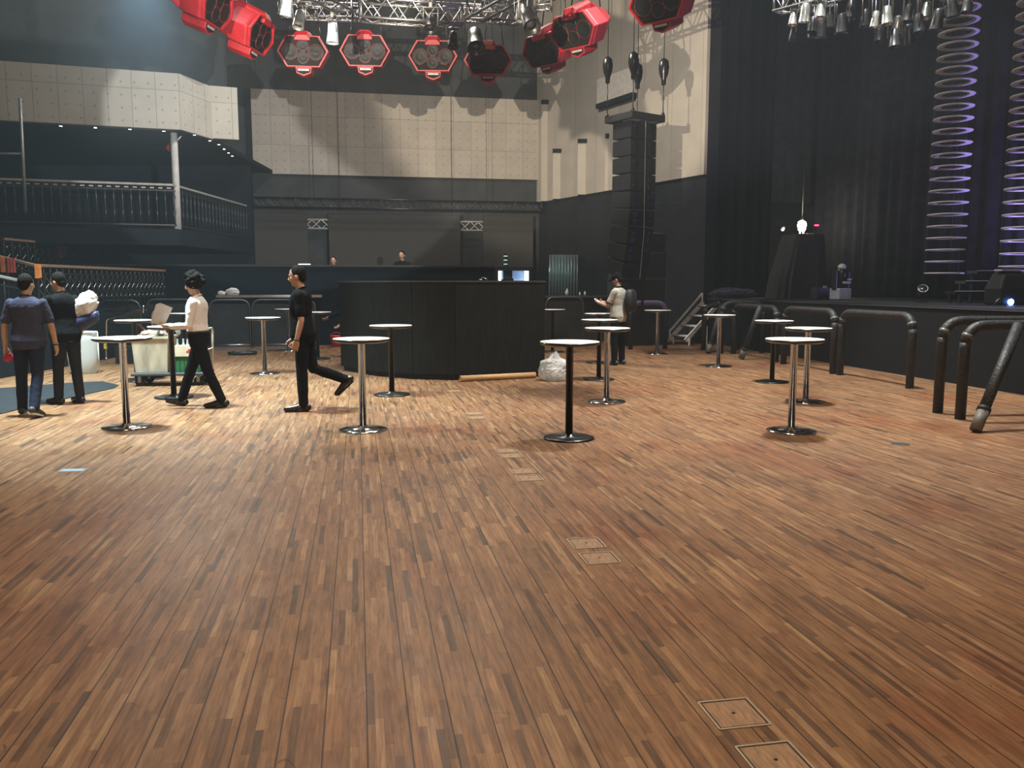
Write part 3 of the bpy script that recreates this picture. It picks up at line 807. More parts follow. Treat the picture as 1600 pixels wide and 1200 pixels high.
b = MB(); b.box((0, 0.24, (zt - dz) / 2), (hw * 2, 0.02, zt - dz)); b.build('lit_room_wall', mat('blue_glow_wall', (0.35, 0.5, 0.75), 0.6, emit=(0.3, 0.5, 0.9), estr=0.35), dr)  # the doorway's blue light is put in as a glow of this wall
b = MB(); b.box((-hw * 0.3, 0.12, (zt - dz) / 2), (hw * 0.55, 0.03, zt - dz)); b.build('door_leaf', WALLM, dr)
p = at_v(790, 407, 29.2)
st_ = thing('bottle_stand', 'small stand with three glints above the lit doorway', 'ornament', RF(uv_of(p)[0], 29.2, 0.75), ANG)
b = MB(); b.tube([(0, 0, 0), (0, 0, p.z - 0.75 + 0.25)], 0.03, 8); b.build('post', BLACK, st_)
for k in range(3):
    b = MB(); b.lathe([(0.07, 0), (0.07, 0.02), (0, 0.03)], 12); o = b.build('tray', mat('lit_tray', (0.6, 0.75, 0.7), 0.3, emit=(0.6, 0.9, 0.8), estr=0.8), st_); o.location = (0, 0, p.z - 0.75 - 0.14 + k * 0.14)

# pale pleated curtain lit cyan, by the counter
p, q_ = at_v(858, 440, 25.5), at_v(902, 440, 25.5)
n = 40; d = q_ - p; d.z = 0; t = d.normalized(); nn = Vector((t.y, -t.x, 0)); b = MB(); b.smooth = True
pts = [t * d.length * i / n + nn * 0.06 * math.sin(i * 1.45) for i in range(n + 1)] ; back = [v - nn * 0.015 for v in pts][::-1]
zc = at_v(880, 398, 25.5).z
b.rings([[v + Vector((0, 0, z)) for v in pts + back] for z in (0.75, (0.75 + zc) / 2, zc)])
o = b.build('pleated_curtain', mat('satin_curtain', (0.07, 0.085, 0.09), 0.25, var=0.1)); o.location = (p.x, p.y, 0)
tag(o, 'narrow pleated curtain lit green and blue behind the rear counter', 'curtain')
m_ = (p + q_) / 2
spot('curtain_light', (m_.x - 0.2, m_.y - 1.3, 2.95), (m_.x, m_.y, 1.9), 40, (0.45, 1.0, 0.85), 50, 0.9)
spot('doorway_light', (RF((u0 + u1) / 2, 26.4, 2.4)), RF((u0 + u1) / 2 + 1.5, 24.6, 0.8), 60, (0.5, 0.75, 1.0), 120, 0.8)

# ------------------------------------------------------------------ white aluminium steps up to the stage
sp = at_z(1046, 537); stp = thing('stage_steps', 'white aluminium stage steps standing against the far end of the stage', 'steps', sp, 0)
SW_ = 0.75; WHM = mat('white_painted_metal', (0.85, 0.85, 0.88), 0.4, 0.0)
dirv = Vector((0.93, 0.37, 0)); wid = Vector((0.37, -0.93, 0))
for s in (0, 1):
    o_ = wid * SW_ * s
    b = MB(); b.bar(o_ + Vector((0, 0, 0.12)), o_ + dirv * 1.03 + Vector((0, 0, 1.10)), 0.05, 0.10); b.build('stringer', WHM, stp)
    b = MB(); b.bar(o_ + Vector((-0.0, 0, 0.34)), o_ + dirv * 1.0 + Vector((0, 0, 1.34)), 0.035, 0.045); b.bar(o_ + Vector((0, 0, 0.1)), o_ + Vector((0, 0, 0.34)), 0.035, 0.035); b.bar(o_ + dirv * 1.0 + Vector((0, 0, 1.0)), o_ + dirv * 1.0 + Vector((0, 0, 1.34)), 0.035, 0.035)
    if s == 0: b.build('handrail', WHM, stp)
    b = MB(); b.bar(o_ + Vector((0.1, 0, 0)), o_ + Vector((0.1, 0, 0.18)), 0.04, 0.04); b.build('leg', WHM, stp)
    b = MB(); b.bar(o_ + dirv * 0.65, o_ + dirv * 0.65 + Vector((0, 0, 0.5)), 0.04, 0.04); b.build('leg', WHM, stp)
for k in range(4):
    c = dirv * (0.14 + 0.27 * k) + wid * SW_ / 2 + Vector((0, 0, 0.24 + 0.26 * k))
    b = MB(); b.box(c, (0.24, SW_ - 0.06, 0.03), Matrix(((dirv.x, wid.x, 0), (dirv.y, wid.y, 0), (0, 0, 1)))); b.build('tread', WHM, stp)
    b = MB(); b.bar(c + wid * (SW_ / 2 - 0.03) - Vector((0, 0, 0.02)), c - wid * (SW_ / 2 - 0.03) - Vector((0, 0, 0.02)), 0.02, 0.04); b.build('tread_bracket', WHM, stp)

# ------------------------------------------------------------------ left corner: mat, trolley, crates, odds and ends
b = MB(); poly = [at_z(-60, 612), at_z(110, 599), at_z(160, 596.5), at_z(186, 602.5), at_z(178, 607), at_z(60, 633), at_z(-10, 650), at_z(-60, 658)]
b.prism([(p.x, p.y) for p in poly], 0.0, 0.012); o = b.build('floor_mat', mat('grey_rubber_mat', (0.018, 0.021, 0.025), 0.85, var=0.2, spec=0.15), bevel=0.004)
tag(o, 'dark grey rubber mat under the two men at the left', 'mat')

tp = at_z(272, 600); trz = 0.12
tr = thing('platform_trolley', 'grey platform trolley loaded with bins, behind the man in white', 'trolley', tp, trz)
b = MB(); b.box((0, 0, 0.185), (1.12, 0.62, 0.05)); b.build('platform', mat('grey_trolley_deck', (0.05, 0.05, 0.055), 0.6), tr, bevel=0.015)
b = MB(); b.tube(arc_path([(0.54, -0.27, 0.2), (0.57, -0.27, 0.88), (0.57, 0.27, 0.88), (0.54, 0.27, 0.2)], 0.12, 6), 0.017, 10)
b.tube([(0.555, -0.27, 0.55), (0.555, 0.27, 0.55)], 0.012, 8); b.build('handle', mat('ivory_tube', (0.62, 0.60, 0.52), 0.35), tr)
for x in (-0.44, 0.44):
    for y in (-0.24, 0.24):
        w = MB(); w.lathe([(0.02, -0.02), (0.068, -0.02), (0.075, -0.012), (0.075, 0.012), (0.068, 0.02), (0.02, 0.02)], 24, Matrix.Translation((x, y, 0.075)) @ Matrix.Rotation(PI / 2, 4, 'X'))
        wh = w.build('wheel', RUB, tr)
        b = MB(); b.box((x, y - 0.028, 0.11), (0.05, 0.006, 0.1)); b.box((x, y + 0.028, 0.11), (0.05, 0.006, 0.1)); b.lathe([(0.02, -0.03), (0.02, 0.03), (0, 0.03)], 10, Matrix.Translation((x, y, 0.075)) @ Matrix.Rotation(PI / 2, 4, 'X')); b.build('caster_fork', STEEL, wh)
TM = Matrix.Translation(tp) @ Matrix.Rotation(trz, 4, 'Z')
def on_trolley(x, y, z=0.21): return TM @ Vector((x, y, z))
BIN = mat('stained_cream_plastic', (0.50, 0.45, 0.35), 0.6, var=0.35, scale=3.5, stretch=(2, 2, 0.6))
bn = thing('waste_bin', 'stained cream square bin full of rags on the trolley', 'bin', on_trolley(-0.26, -0.02), trz)
b = MB(); w0, w1, h_ = 0.24, 0.275, 0.56
def sq(w, z, dd=0.0): return [Vector((-w + dd, -w * 0.95 + dd, z)), Vector((w - dd, -w * 0.95 + dd, z)), Vector((w - dd, w * 0.95 - dd, z)), Vector((-w + dd, w * 0.95 - dd, z))]
b.rings([sq(w0, 0), sq(w1, h_), sq(w1, h_, 0.012), sq(w0, 0.02, 0.012)]); b.build('bin_body', BIN, bn, bevel=0.006)
b = MB(); b.rings([sq(w1 + 0.012, h_ - 0.03), sq(w1 + 0.012, h_ + 0.004), sq(w1 - 0.014, h_ + 0.004), sq(w1 - 0.014, h_ - 0.03)], closed=True); b.build('bin_rim', BIN, bn)
b = crumpled_bag(0.22, 0.2, 0.09, 5.5, False); r_ = b.build('rags', mat('brown_white_rags', (0.26, 0.19, 0.15), 0.9, var=0.9, scale=11), None); r_.location = on_trolley(-0.26, -0.02, 0.21 + h_ - 0.06); r_.rotation_euler.z = trz
tag(r_, 'heap of brown and white rags in the cream bin', 'cloth', kind=None)
b = MB()
for k in range(4): b.tube([(0.16 * math.cos(a / 10 * PI) + 0.02 * k, 0.02 * k, 0.16 * math.sin(a / 10 * PI) + 0.012 * k) for a in range(0, 11)], 0.009, 8)
o = b.build('coiled_cable', mat('pale_cable', (0.45, 0.46, 0.46), 0.4)); o.location = on_trolley(-0.02, -0.2, 0.21 + h_); o.rotation_euler.z = trz + 0.5
tag(o, 'coil of pale cable hung over the right edge of the cream bin', 'cable')
gr = thing('cleaning_caddy', 'cream box with a red mark, carried on the right half of the trolley', 'box', on_trolley(0.27, -0.1, 0.21 + 0.25), trz)
b = MB(); w, dd_, hh = 0.42, 0.3, 0.16
for c, s in (((0, 0, 0.01), (w, dd_, 0.02)), ((0, -dd_ / 2, hh / 2), (w, 0.012, hh)), ((0, dd_ / 2, hh / 2), (w, 0.012, hh)), ((-w / 2, 0, hh / 2), (0.012, dd_, hh)), ((w / 2, 0, hh / 2), (0.012, dd_, hh))): b.box(c, s)
b.build('box_body', mat('cream_plastic', (0.62, 0.56, 0.42), 0.5), gr)
b = MB(); b.box((0.10, -dd_ / 2 - 0.008, 0.09), (0.14, 0.004, 0.05)); b.box((0.03, -dd_ / 2 - 0.008, 0.075), (0.05, 0.004, 0.025)); b.build('red_mark', mat('red_print', (0.7, 0.05, 0.03), 0.5), gr)
gb = thing('plastic_crate', 'green plastic crate under the cream box on the trolley', 'crate', on_trolley(0.27, -0.1, 0.21), trz)
b = MB(); b.box((0, 0, 0.125), (0.40, 0.28, 0.25)); b.build('crate_body', mat('green_plastic', (0.02, 0.13, 0.05), 0.4), gb, bevel=0.01)
b = MB()
for k in range(6): b.box((-0.17 + k * 0.068, -0.143, 0.12), (0.008, 0.008, 0.2))
b.build('crate_rib', mat('dark_green_plastic', (0.012, 0.08, 0.03), 0.4), gb)
GLS = plastic('clear_glass_like', (0.75, 0.78, 0.78), 0.5)
for k in range(5):
    b = MB(); b.lathe([(0.03, 0), (0.034, 0.01), (0.034, 0.13), (0.014, 0.18), (0.014, 0.24), (0.017, 0.245), (0, 0.245)], 16)
    o = b.build('glass_bottle', GLS); o.location = on_trolley(0.12 + 0.075 * k, -0.14 + 0.05 * (k % 2), 0.21 + 0.27)
    tag(o, ('clear bottle at the left end of the cream box', 'second clear bottle from the left in the cream box', 'middle clear bottle of the five in the cream box', 'fourth clear bottle in the cream box', 'clear bottle at the right end of the cream box')[k], 'bottle', 'bottles in the cream box')

CR = mat('black_crate_plastic', (0.014, 0.016, 0.022), 0.45)
def crate(label, px, py, w, d, h, z=0.0, rz=0.1, off=0):
    p = at_z(px, py) + Vector((0, d / 2 + off + 0.3, z)); t = thing('stacking_crate', label, 'crate', p, rz, 'black crates left of the trolley')
    b = MB(); b.box((0, 0, h / 2), (w, d, h - 0.01)); b.build('crate_body', CR, t, bevel=0.008)
    b = MB()
    for k in range(3): b.box((0, -d / 2 - 0.005, h * (0.25 + 0.25 * k)), (w * 0.96, 0.012, 0.014))
    b.build('crate_rib', CR, t)
    b = MB(); b.box((0, -d / 2 - 0.009, h * 0.8), (w * 0.3, 0.006, 0.035)); b.build('hand_hold', mat('pale_label', (0.35, 0.36, 0.38), 0.5), t)
crate('small black crate standing alone under the leaning board at the left', 183, 571, 0.36, 0.30, 0.36)
crate('lowest black crate of the stack behind the nearest left table', 221, 593, 0.42, 0.36, 0.23)
crate('upper black crate of the stack behind the nearest left table', 221, 593, 0.42, 0.36, 0.23, 0.23, 0.06)

# leaning folded board on its chrome frame
p = at_z(205, 574); fr = thing('folding_board', 'dark board tilted on a chrome folding frame behind the tables', 'folding board', p + Vector((0, 0.9, 0)), 0)
zz = lambda py, yy: at_y(200, py, yy).z
Y_ = p.y + 0.9
q0, q1 = at_y(179, 501, Y_), at_y(222, 485, Y_); base_ = p + Vector((0, 0.9, 0))
b = MB(); b.bar(q0 - base_, q1 - base_, 0.5, 0.045); b.build('board', mat('black_board', (0.02, 0.02, 0.02), 0.4), fr, bevel=0.008)
b = MB(); c0, c1, c2 = at_y(166, 558, Y_ - 0.2), at_y(166, 498, Y_ - 0.2), at_y(190, 496, Y_ - 0.2)
b.tube(arc_path([c0 - base_, c1 - base_, c2 - base_], 0.08), 0.016, 8); b.tube([q1 - base_ + Vector((0.02, 0, -0.06)), q1 - base_ + Vector((0.03, 0, 0.1))], 0.016, 8)
b.tube([c0 - base_, Vector(c0 - base_) * 0 + Vector((c0.x - base_.x, c0.y - base_.y, 0))], 0.016, 8)
b.build('frame', CHROME, fr)
b = MB(); a0, a1 = at_y(206, 497, Y_ + 0.1), at_y(233, 523, Y_ + 0.1); b.bar(a0 - base_, a1 - base_, 0.05, 0.03); b.build('wooden_strut', mat('red_brown_wood', (0.25, 0.10, 0.05), 0.5), fr)
b = MB(); e0 = at_y(237, 510, Y_ + 0.6); b.tube(arc_path([Vector((e0.x - base_.x, e0.y - base_.y, 0)), at_y(237, 487, Y_ + 0.6) - base_, at_y(248, 480, Y_ + 0.6) - base_], 0.1), 0.016, 8); b.build('rear_handle', CHROME, fr)
b = MB(); b.box(Vector((c0.x - base_.x, c0.y - base_.y, at_y(167, 541, Y_ - 0.2).z)), (0.05, 0.05, 0.10)); b.build('yellow_tag', mat('yellow_tape', (0.75, 0.65, 0.05), 0.5), fr)

# white sack on a frame behind the two men
p = at_z(108, 588); sk = thing('waste_sack', 'big white waste sack on a stand behind the two men', 'sack', p + Vector((0, 0.5, 0)), 0)
b = MB(); b.smooth = True; n = 28; rings = []
for z, r in ((0.0, 0.20), (0.04, 0.235), (0.3, 0.25), (0.6, 0.255), (0.72, 0.25), (0.73, 0.24), (0.6, 0.235)):
    rings.append([Vector(((r + 0.015 * mn.noise(Vector((math.cos(2 * PI * k / n) * 3, math.sin(2 * PI * k / n) * 3, z * 5)))) * math.cos(2 * PI * k / n), (r * 0.8) * math.sin(2 * PI * k / n), z)) for k in range(n)])
b.rings(rings); b.build('sack', plastic('white_sack_film', (0.72, 0.72, 0.70), 0.12), sk)
b = MB(); b.tube([(0.258 * math.cos(2 * PI * k / 28), 0.21 * math.sin(2 * PI * k / 28), 0.735) for k in range(28)], 0.012, 8, closed=True)
for s in (-1, 1): b.tube([(s * 0.262, 0.04, 0.0), (s * 0.262, 0.04, 0.735)], 0.012, 8)
b.build('stand', mat('white_tube', (0.7, 0.7, 0.7), 0.4), sk)

# floor cable tray and red tub
b = MB(); b.tube([(0.30 * math.cos(2 * PI * k / 24), 0.2 * math.sin(2 * PI * k / 24), 0.035 + 0.01 * math.sin(k)) for k in range(24)], 0.033, 8, closed=True)
b.tube([(0.22 * math.cos(2 * PI * k / 24), 0.14 * math.sin(2 * PI * k / 24), 0.05) for k in range(24)], 0.03, 8, closed=True)
o = b.build('cable_coil', mat('black_cable', (0.012, 0.012, 0.012), 0.4)); o.location = at_z(379, 554); tag(o, 'black cable coil lying flat on the floor right of the man in white', 'cable')
p = at_z(526, 541.5); rt = thing('red_tub', 'red plastic tub on the floor at the left edge of the booth', 'tub', p)
b = MB(); b.lathe([(0.12, 0), (0.155, 0.26), (0.165, 0.27), (0.165, 0.28), (0.15, 0.28), (0.115, 0.02)], 24); b.build('tub_body', mat('red_plastic', (0.75, 0.03, 0.025), 0.35), rt)
b = MB(); b.tube([(0.15 * math.cos(a / 12 * PI), 0, 0.27 + 0.09 * math.sin(a / 12 * PI)) for a in range(13)], 0.008, 6); b.build('handle', mat('red_plastic_handle', (0.6, 0.03, 0.025), 0.35), rt)

# ------------------------------------------------------------------ railings
IRON = mat('dark_wrought_iron', (0.035, 0.036, 0.038), 0.35, 0.4)
GLINT = mat('polished_iron', (0.26, 0.26, 0.26), 0.25, 1.0)
WOODR = mat('brown_handrail', (0.28, 0.17, 0.11), 0.4)
GREYR = mat('grey_handrail', (0.33, 0.32, 0.29), 0.4)
def railing(label, p, q, z0, z1a, z1b, railm, step, ornate, group='railings on the left tiers', name='railing', rr=0.03):
    p, q = Vector((*p, 0)), Vector((*q, 0)); d = q - p; L_ = d.length; rz = math.atan2(d.y, d.x)
    t = thing(name, label, 'railing', p + Vector((0, 0, z0)), rz, group)
    ha, hb = z1a - z0, z1b - z0; sl = (hb - ha) / L_
    b = MB(); b.bar((0, 0, ha - 0.03), (L_, 0, hb - 0.03), 0.07, 0.055); b.build('handrail', railm, t, bevel=0.01)
    b = MB(); b.bar((0, 0, 0.1), (L_, 0, 0.1 + hb - ha), 0.03, 0.03); b.bar((0, 0, ha - 0.17), (L_, 0, hb - 0.17), 0.025, 0.025); b.build('lower_rail', IRON, t)
    n = max(2, int(L_ / step)); first = None
    for k in range(n + 1):
        x = L_ * k / n; h = ha + sl * x
        if first is None:
            b = MB(); b.smooth = True; zb = (sl * x)
            b.lathe([(0.012, 0.1), (0.012, h * 0.3), (0.028, h * 0.36), (0.012, h * 0.42), (0.012, h * 0.62), (0.03, h * 0.7), (0.012, h * 0.78), (0.012, h - 0.06)], 8)
            first = b.build('baluster', IRON, t)
        else:
            c = first.copy(); COL.objects.link(c); c.parent = t; c.location = (x, 0, sl * x)
    if ornate:
        for k in range(n):
            x = L_ * (k + 0.5) / n; b = MB()
            zc = (ha + sl * x) * 0.6
            pts = [(x + 0.06 * math.sin(a / 8 * PI * 2), 0.0, zc + (a - 8) * 0.03) for a in range(17)]
            if ornate == 1: b.tube(pts, 0.012, 6)
            else: b.box((x, 0, ha + sl * x - 0.11), (L_ / n * 0.5, 0.02, 0.035))
            b.build('scroll', GLINT if ornate == 1 else GREYR, t)
    return t
railing('long balcony railing with a pale handrail, high on the left', (-16.9, 18.35), (-8.42, 21.1), 2.95, 4.06, 4.06, GREYR, 0.19, 2)
railing('balcony railing running back from the corner near the pale column', (-8.42, 21.15), (-8.35, 26.6), 2.95, 4.06, 4.06, GREYR, 0.25, 0)
railing('brown topped scrolled railing along the edge of the lower tier', (-8.72, 15.4), (-8.72, 23.6), 0.95, 1.95, 1.95, WOODR, 0.22, 1)
railing('scrolled railing along the edge of the raised upper tier', (-11.4, 18.9), (-11.4, 25.0), 1.6, 2.62, 2.62, WOODR, 0.3, 1)
railing('short sloping brown stair railing behind the orange cloth', (-9.75, 15.75), (-8.66, 15.326), 0.95, 2.16, 1.94, WOODR, 0.3, 0)
railing('lowest pale stair railing at the left edge behind the man in navy', (-9.0, 13.75), (-8.7, 14.9), 0.95, 1.86, 1.66, GREYR, 0.3, 0)
# thin stanchion in front of the balcony
p = at_y(34, 196, 18.9)
py_ = thing('light_pole', 'thin grey pole with a cross bar at the far left, from the balcony edge up', 'pole', (p.x, p.y, 2.0), 0)
b = MB(); p1 = at_y(40, 332, 18.9); b.tube([(p1.x - p.x, 0, p1.z - 2.0), (0, 0, zf0 - 1.7)], 0.035, 10); b.build('upright', mat('grey_tube', (0.30, 0.31, 0.33), 0.4, 0.5), py_)
b = MB(); c = at_y(0, 240, 18.9); b.tube([(0.01, 0, c.z - 2.0), (-1.4, 0.0, c.z - 2.0)], 0.025, 8); b.build('cross_bar', mat('grey_tube', (0.3, 0.3, 0.3), 0.4), py_)

CLO = {'r': mat('red_fabric', (0.60, 0.10, 0.08), 0.8, var=0.2), 'o': mat('orange_fabric', (0.75, 0.25, 0.05), 0.8, var=0.2)}
for (px, y0, y1, w, Y, kd, lab) in (
        (17.5, 397, 420, 11, 15.95, 'r', 'widest red cloth hanging by the stair railing at the far left'),
        (4, 392, 417, 5, 15.95, 'o', 'narrow orange cloth at the very left edge of the picture'),
        (57, 398, 420, 5, 15.2, 'o', 'orange cloth hanging from the stair railing corner'),
        (61.5, 400, 421, 3, 15.25, 'o', 'narrow orange strip right of the orange cloth on the railing corner'),
        (95, 391, 413, 5, 19.3, 'r', 'left of the two red strips hung on the upper tier railing'),
        (102.5, 392, 413, 4, 19.35, 'r', 'right of the two red strips hung on the upper tier railing')):
    la_, lb_ = ((-9.75, 15.713), (-8.8, 15.343)) if px < 80 else ((-11.361, 18.9), (-11.361, 25.0))
    a_, c_ = at_line(px - w / 2, y1, la_, lb_), at_line(px + w / 2, y0, la_, lb_); n = 8; b = MB()
    wv = Vector((c_.x - a_.x, c_.y - a_.y, 0)); nv = Vector((wv.y, -wv.x, 0)).normalized(); ztop = (1.95 + 0.21 * min(1, max(0, (-8.8 - a_.x) / 0.95)) if px < 80 else 2.62) - 0.01
    hgt = c_.z - a_.z
    f = [wv * (i / n) + nv * (0.012 * math.sin(i * 2.0)) for i in range(n + 1)]; bk = [v + nv * 0.008 for v in f][::-1]
    b.rings([[v + Vector((0, 0, z)) for v in f + bk] for z in (0, hgt / 2, hgt)])
    o = b.build('hanging_cloth', CLO[kd]); o.location = (a_.x, a_.y, ztop - hgt); tag(o, lab, 'cloth', 'red and orange cloths on the tiers')

# downlights under the balcony
DLM = mat('downlight_glow', (1, 1, 1), 0.4, emit=(0.92, 0.97, 1), estr=18.0)
dn = 0
dl_labels = ['leftmost tiny downlight under the balcony front', 'second tiny downlight from the left under the balcony front', 'third tiny downlight from the left under the balcony front',
             'fourth tiny downlight, left of the pale column', 'fifth tiny downlight, just right of the pale column top', 'sixth downlight, first of the run going back along the balcony side',
             'seventh downlight in the run going back under the balcony side', 'eighth downlight in the run going back under the balcony side',
             'ninth downlight, last but one of the run under the balcony side', 'farthest downlight of the run under the balcony side']
for (px, py), lab in zip(((95, 197), (149, 199.5), (203, 202), (256, 205), (304, 211), (328, 220), (342, 226), (350, 233), (357, 239), (363, 244)), dl_labels):
    p = at_z(px, py, zf0 - 0.045)
    t = thing('downlight', lab, 'light', p, 0, 'downlights under the balcony')
    b = MB(); b.lathe([(0.03, -0.004), (0.03, 0.0), (0, 0.0)], 14); b.build('lamp', DLM, t)
    b = MB(); b.lathe([(0.045, 0.0), (0.05, 0.01), (0.05, 0.03), (0, 0.03)], 14); b.build('housing', BLACK, t)
p = at_y(268, 229, 21.7)
rl = thing('red_spotlight', 'small red spotlight clamped beside the pale balcony column', 'light', p, 0)
b = MB(); b.lathe([(0.09, -0.12), (0.10, 0.1), (0.05, 0.14), (0, 0.14)], 16, Matrix.Rotation(0.9, 4, 'Y')); b.build('can', mat('red_enamel', (0.45, 0.02, 0.03), 0.35), rl)
b = MB(); b.bar((0.05, 0, 0.05), (0.30, 0.1, 0.35), 0.03, 0.03); b.bar((0.30, 0.1, 0.35), (0.30, 0.1, zf0 - 0.02 - p.z), 0.03, 0.03); b.build('bracket', STEEL, rl)

# ------------------------------------------------------------------ trusses
def truss_span(label, p, q, s=0.30, m=ALU, name='lighting_truss', tri=False, r=0.024, step=None):
    p, q = Vector(p), Vector(q); d = q - p; L_ = d.length
    M = d.to_track_quat('X', 'Z').to_matrix()
    t = thing(name, label, 'truss', p, 0, 'aluminium trusses under the ceiling')
    h = s / 2; C4 = [(-h, -h), (h, -h), (h, h), (-h, h)]
    b = MB()
    for y, z in C4: b.tube([M @ Vector((0, y, z)), M @ Vector((L_, y, z))], r, 8)
    b.build('chord', m, t)
    n = max(2, int(L_ / (step or s * 1.15))); b = MB()
    for k in range(n):
        x0, x1 = L_ * k / n, L_ * (k + 1) / n; xm = (x0 + x1) / 2
        for i in range(4):
            (ya, za), (yb, zb) = C4[i], C4[(i + 1) % 4]
            b.tube([M @ Vector((x0, ya, za)), M @ Vector((xm, yb, zb)), M @ Vector((x1, ya, za))], r * 0.55, 6, cap=False)
    b.build('lattice', m, t)
    for x in (0.02, L_ - 0.02):
        b = MB()
        for i in range(4):
            (ya, za), (yb, zb) = C4[i], C4[(i + 1) % 4]
            b.tube([M @ Vector((x, ya, za)), M @ Vector((x, yb, zb))], r * 0.8, 6)
        b.build('end_plate', m, t)
    for f in (0.2, 0.8):
        b = MB(); c = M @ Vector((L_ * f, 0, h)); b.tube([c, Vector((c.x, c.y, 12.99 - p.z))], 0.008, 6)
        b.build('hanging_cable', BLKMET, t)
    return t
T1, T2 = at_y(562, 37, 14.2), at_y(722, 48, 14.6)
Ta, Tb = at_y(395, -22, 10.5), at_y(862, -28, 11.0)
ZT = 6.03
T1.z = T2.z = ZT; 
Ta = Vector((T1.x - 1.35, T1.y - 3.0, ZT)); Tb = Vector((T2.x + 2.0, T2.y - 3.2, ZT))
truss_span('front aluminium truss span above the row of red loudspeakers', T1, T2)
truss_span('left truss span slanting up out of the picture', Ta, T1 + (Ta - T1).normalized() * 0.42)
truss_span('right truss span slanting up out of the picture beside the bright corner', T2 + (Tb - T2).normalized() * 0.42, Tb)
# second ring a little further back and lower
S1, S2 = at_y(436, 33, 17.3), at_y(560, 40, 17.5); S1.z = S2.z = 7.0
truss_span('dim rear truss span running left from the front span', S1, S2, 0.26, STEEL)
S3 = at_y(720, 46, 17.5); S4 = at_y(812, 48, 17.7); S3.z = S4.z = 7.0
truss_span('dim rear truss span running right from the front span', S3, S4, 0.26, STEEL)
V1 = at_y(848, 8, 12.6)
truss_span('bright short upright truss stub at the right end of the ring', (V1.x, V1.y, V1.z - 0.05), (V1.x + 0.02, V1.y, V1.z + 1.6), 0.24)
# far dark truss and the bright one behind the fabric panels
f0, f1 = at_v(396, 316, 28.6), at_v(846, 325, 28.6); f1.z = f0.z
truss_span('long dark truss hanging across the far wall above the fabric panels', f0, f1, 0.3, BLKMET, step=0.45)
f0, f1 = at_v(472, 350, 29.75), at_v(762, 352, 29.75); f1.z = f0.z
truss_span('bright truss seen in the gaps between the fabric panels', f0, f1, 0.30, mat('bright_aluminium', (0.85, 0.83, 0.78), 0.5, 0.3), step=0.62)

def small_fixture(label, p, aim, can_m, sc=1.0, name='spotlight', group='spotlights on the trusses', drop=0.25):
    t = thing(name, label, 'light', p, 0, group)
    d = (Vector(aim) - Vector(p)).normalized(); M = d.to_track_quat('Z', 'Y').to_matrix().to_4x4()
    b = MB(); b.lathe([(0.05 * sc, -0.16 * sc), (0.075 * sc, -0.13 * sc), (0.085 * sc, 0.0), (0.10 * sc, 0.15 * sc), (0.105 * sc, 0.16 * sc), (0.09 * sc, 0.15 * sc), (0.085 * sc, 0.12 * sc)], 16, M); b.build('can', can_m, t)
    b = MB(); b.lathe([(0.086 * sc, 0.115 * sc), (0, 0.13 * sc)], 16, M); b.build('lens', mat('dark_lens', (0.03, 0.03, 0.035), 0.1), t)
    side = M.to_3x3() @ Vector((1, 0, 0)); side.z = 0; side = side.normalized() if side.length > 0.05 else Vector((1, 0, 0))
    b = MB(); u = Vector((0, 0, drop * sc)); b.tube([side * 0.115 * sc, side * 0.125 * sc + u, -side * 0.125 * sc + u, -side * 0.115 * sc], 0.012 * sc, 6); b.build('yoke', STEEL, t)
    b = MB(); b.box(u + Vector((0, 0, 0.03)), (0.05, 0.05, 0.08)); b.build('clamp', ALU, t)
    return t
CANB, CANW, CANS = mat('black_can', (0.02, 0.02, 0.02), 0.35), mat('pale_can', (0.42, 0.50, 0.55), 0.4), mat('bright_can', (0.5, 0.49, 0.46), 0.3, 0.8)
small_fixture('white lit spotlight hanging at the left end of the trusses', at_y(468, 30, 13.9), (-4, 12, 0), CANS, 0.95)
small_fixture('pale bluish spotlight under the left truss corner', at_y(520, 52, 14.0), (-3.1, 13.8, 0), CANW, 1.0)
small_fixture('black ball-shaped spotlight at the right corner of the front truss', at_y(743, 62, 14.6), (0, 10, 0), CANB, 1.5)
small_fixture('small black spotlight just left of the black ball-shaped one', at_y(708, 62, 14.5), (-1, 12, 0), CANB, 0.9)
small_fixture('bright spotlight hanging under the right truss span', Vector((0.13, 13.0, ZT - 0.42)), (0.2, 12, 0), CANS, 0.8)
small_fixture('dark spotlight at the top of the right truss span', at_y(826, 30, 12.8), (2, 8, 0), CANB, 1.3)
small_fixture('pale spotlight near the top edge, left of the front truss', at_y(448, 10, 13.2), (-4.5, 14, 0), CANW, 0.9)
small_fixture('black spotlight under the middle of the front truss', at_y(673, 36, 14.3), (-1.5, 10, 0), CANB, 1.0)

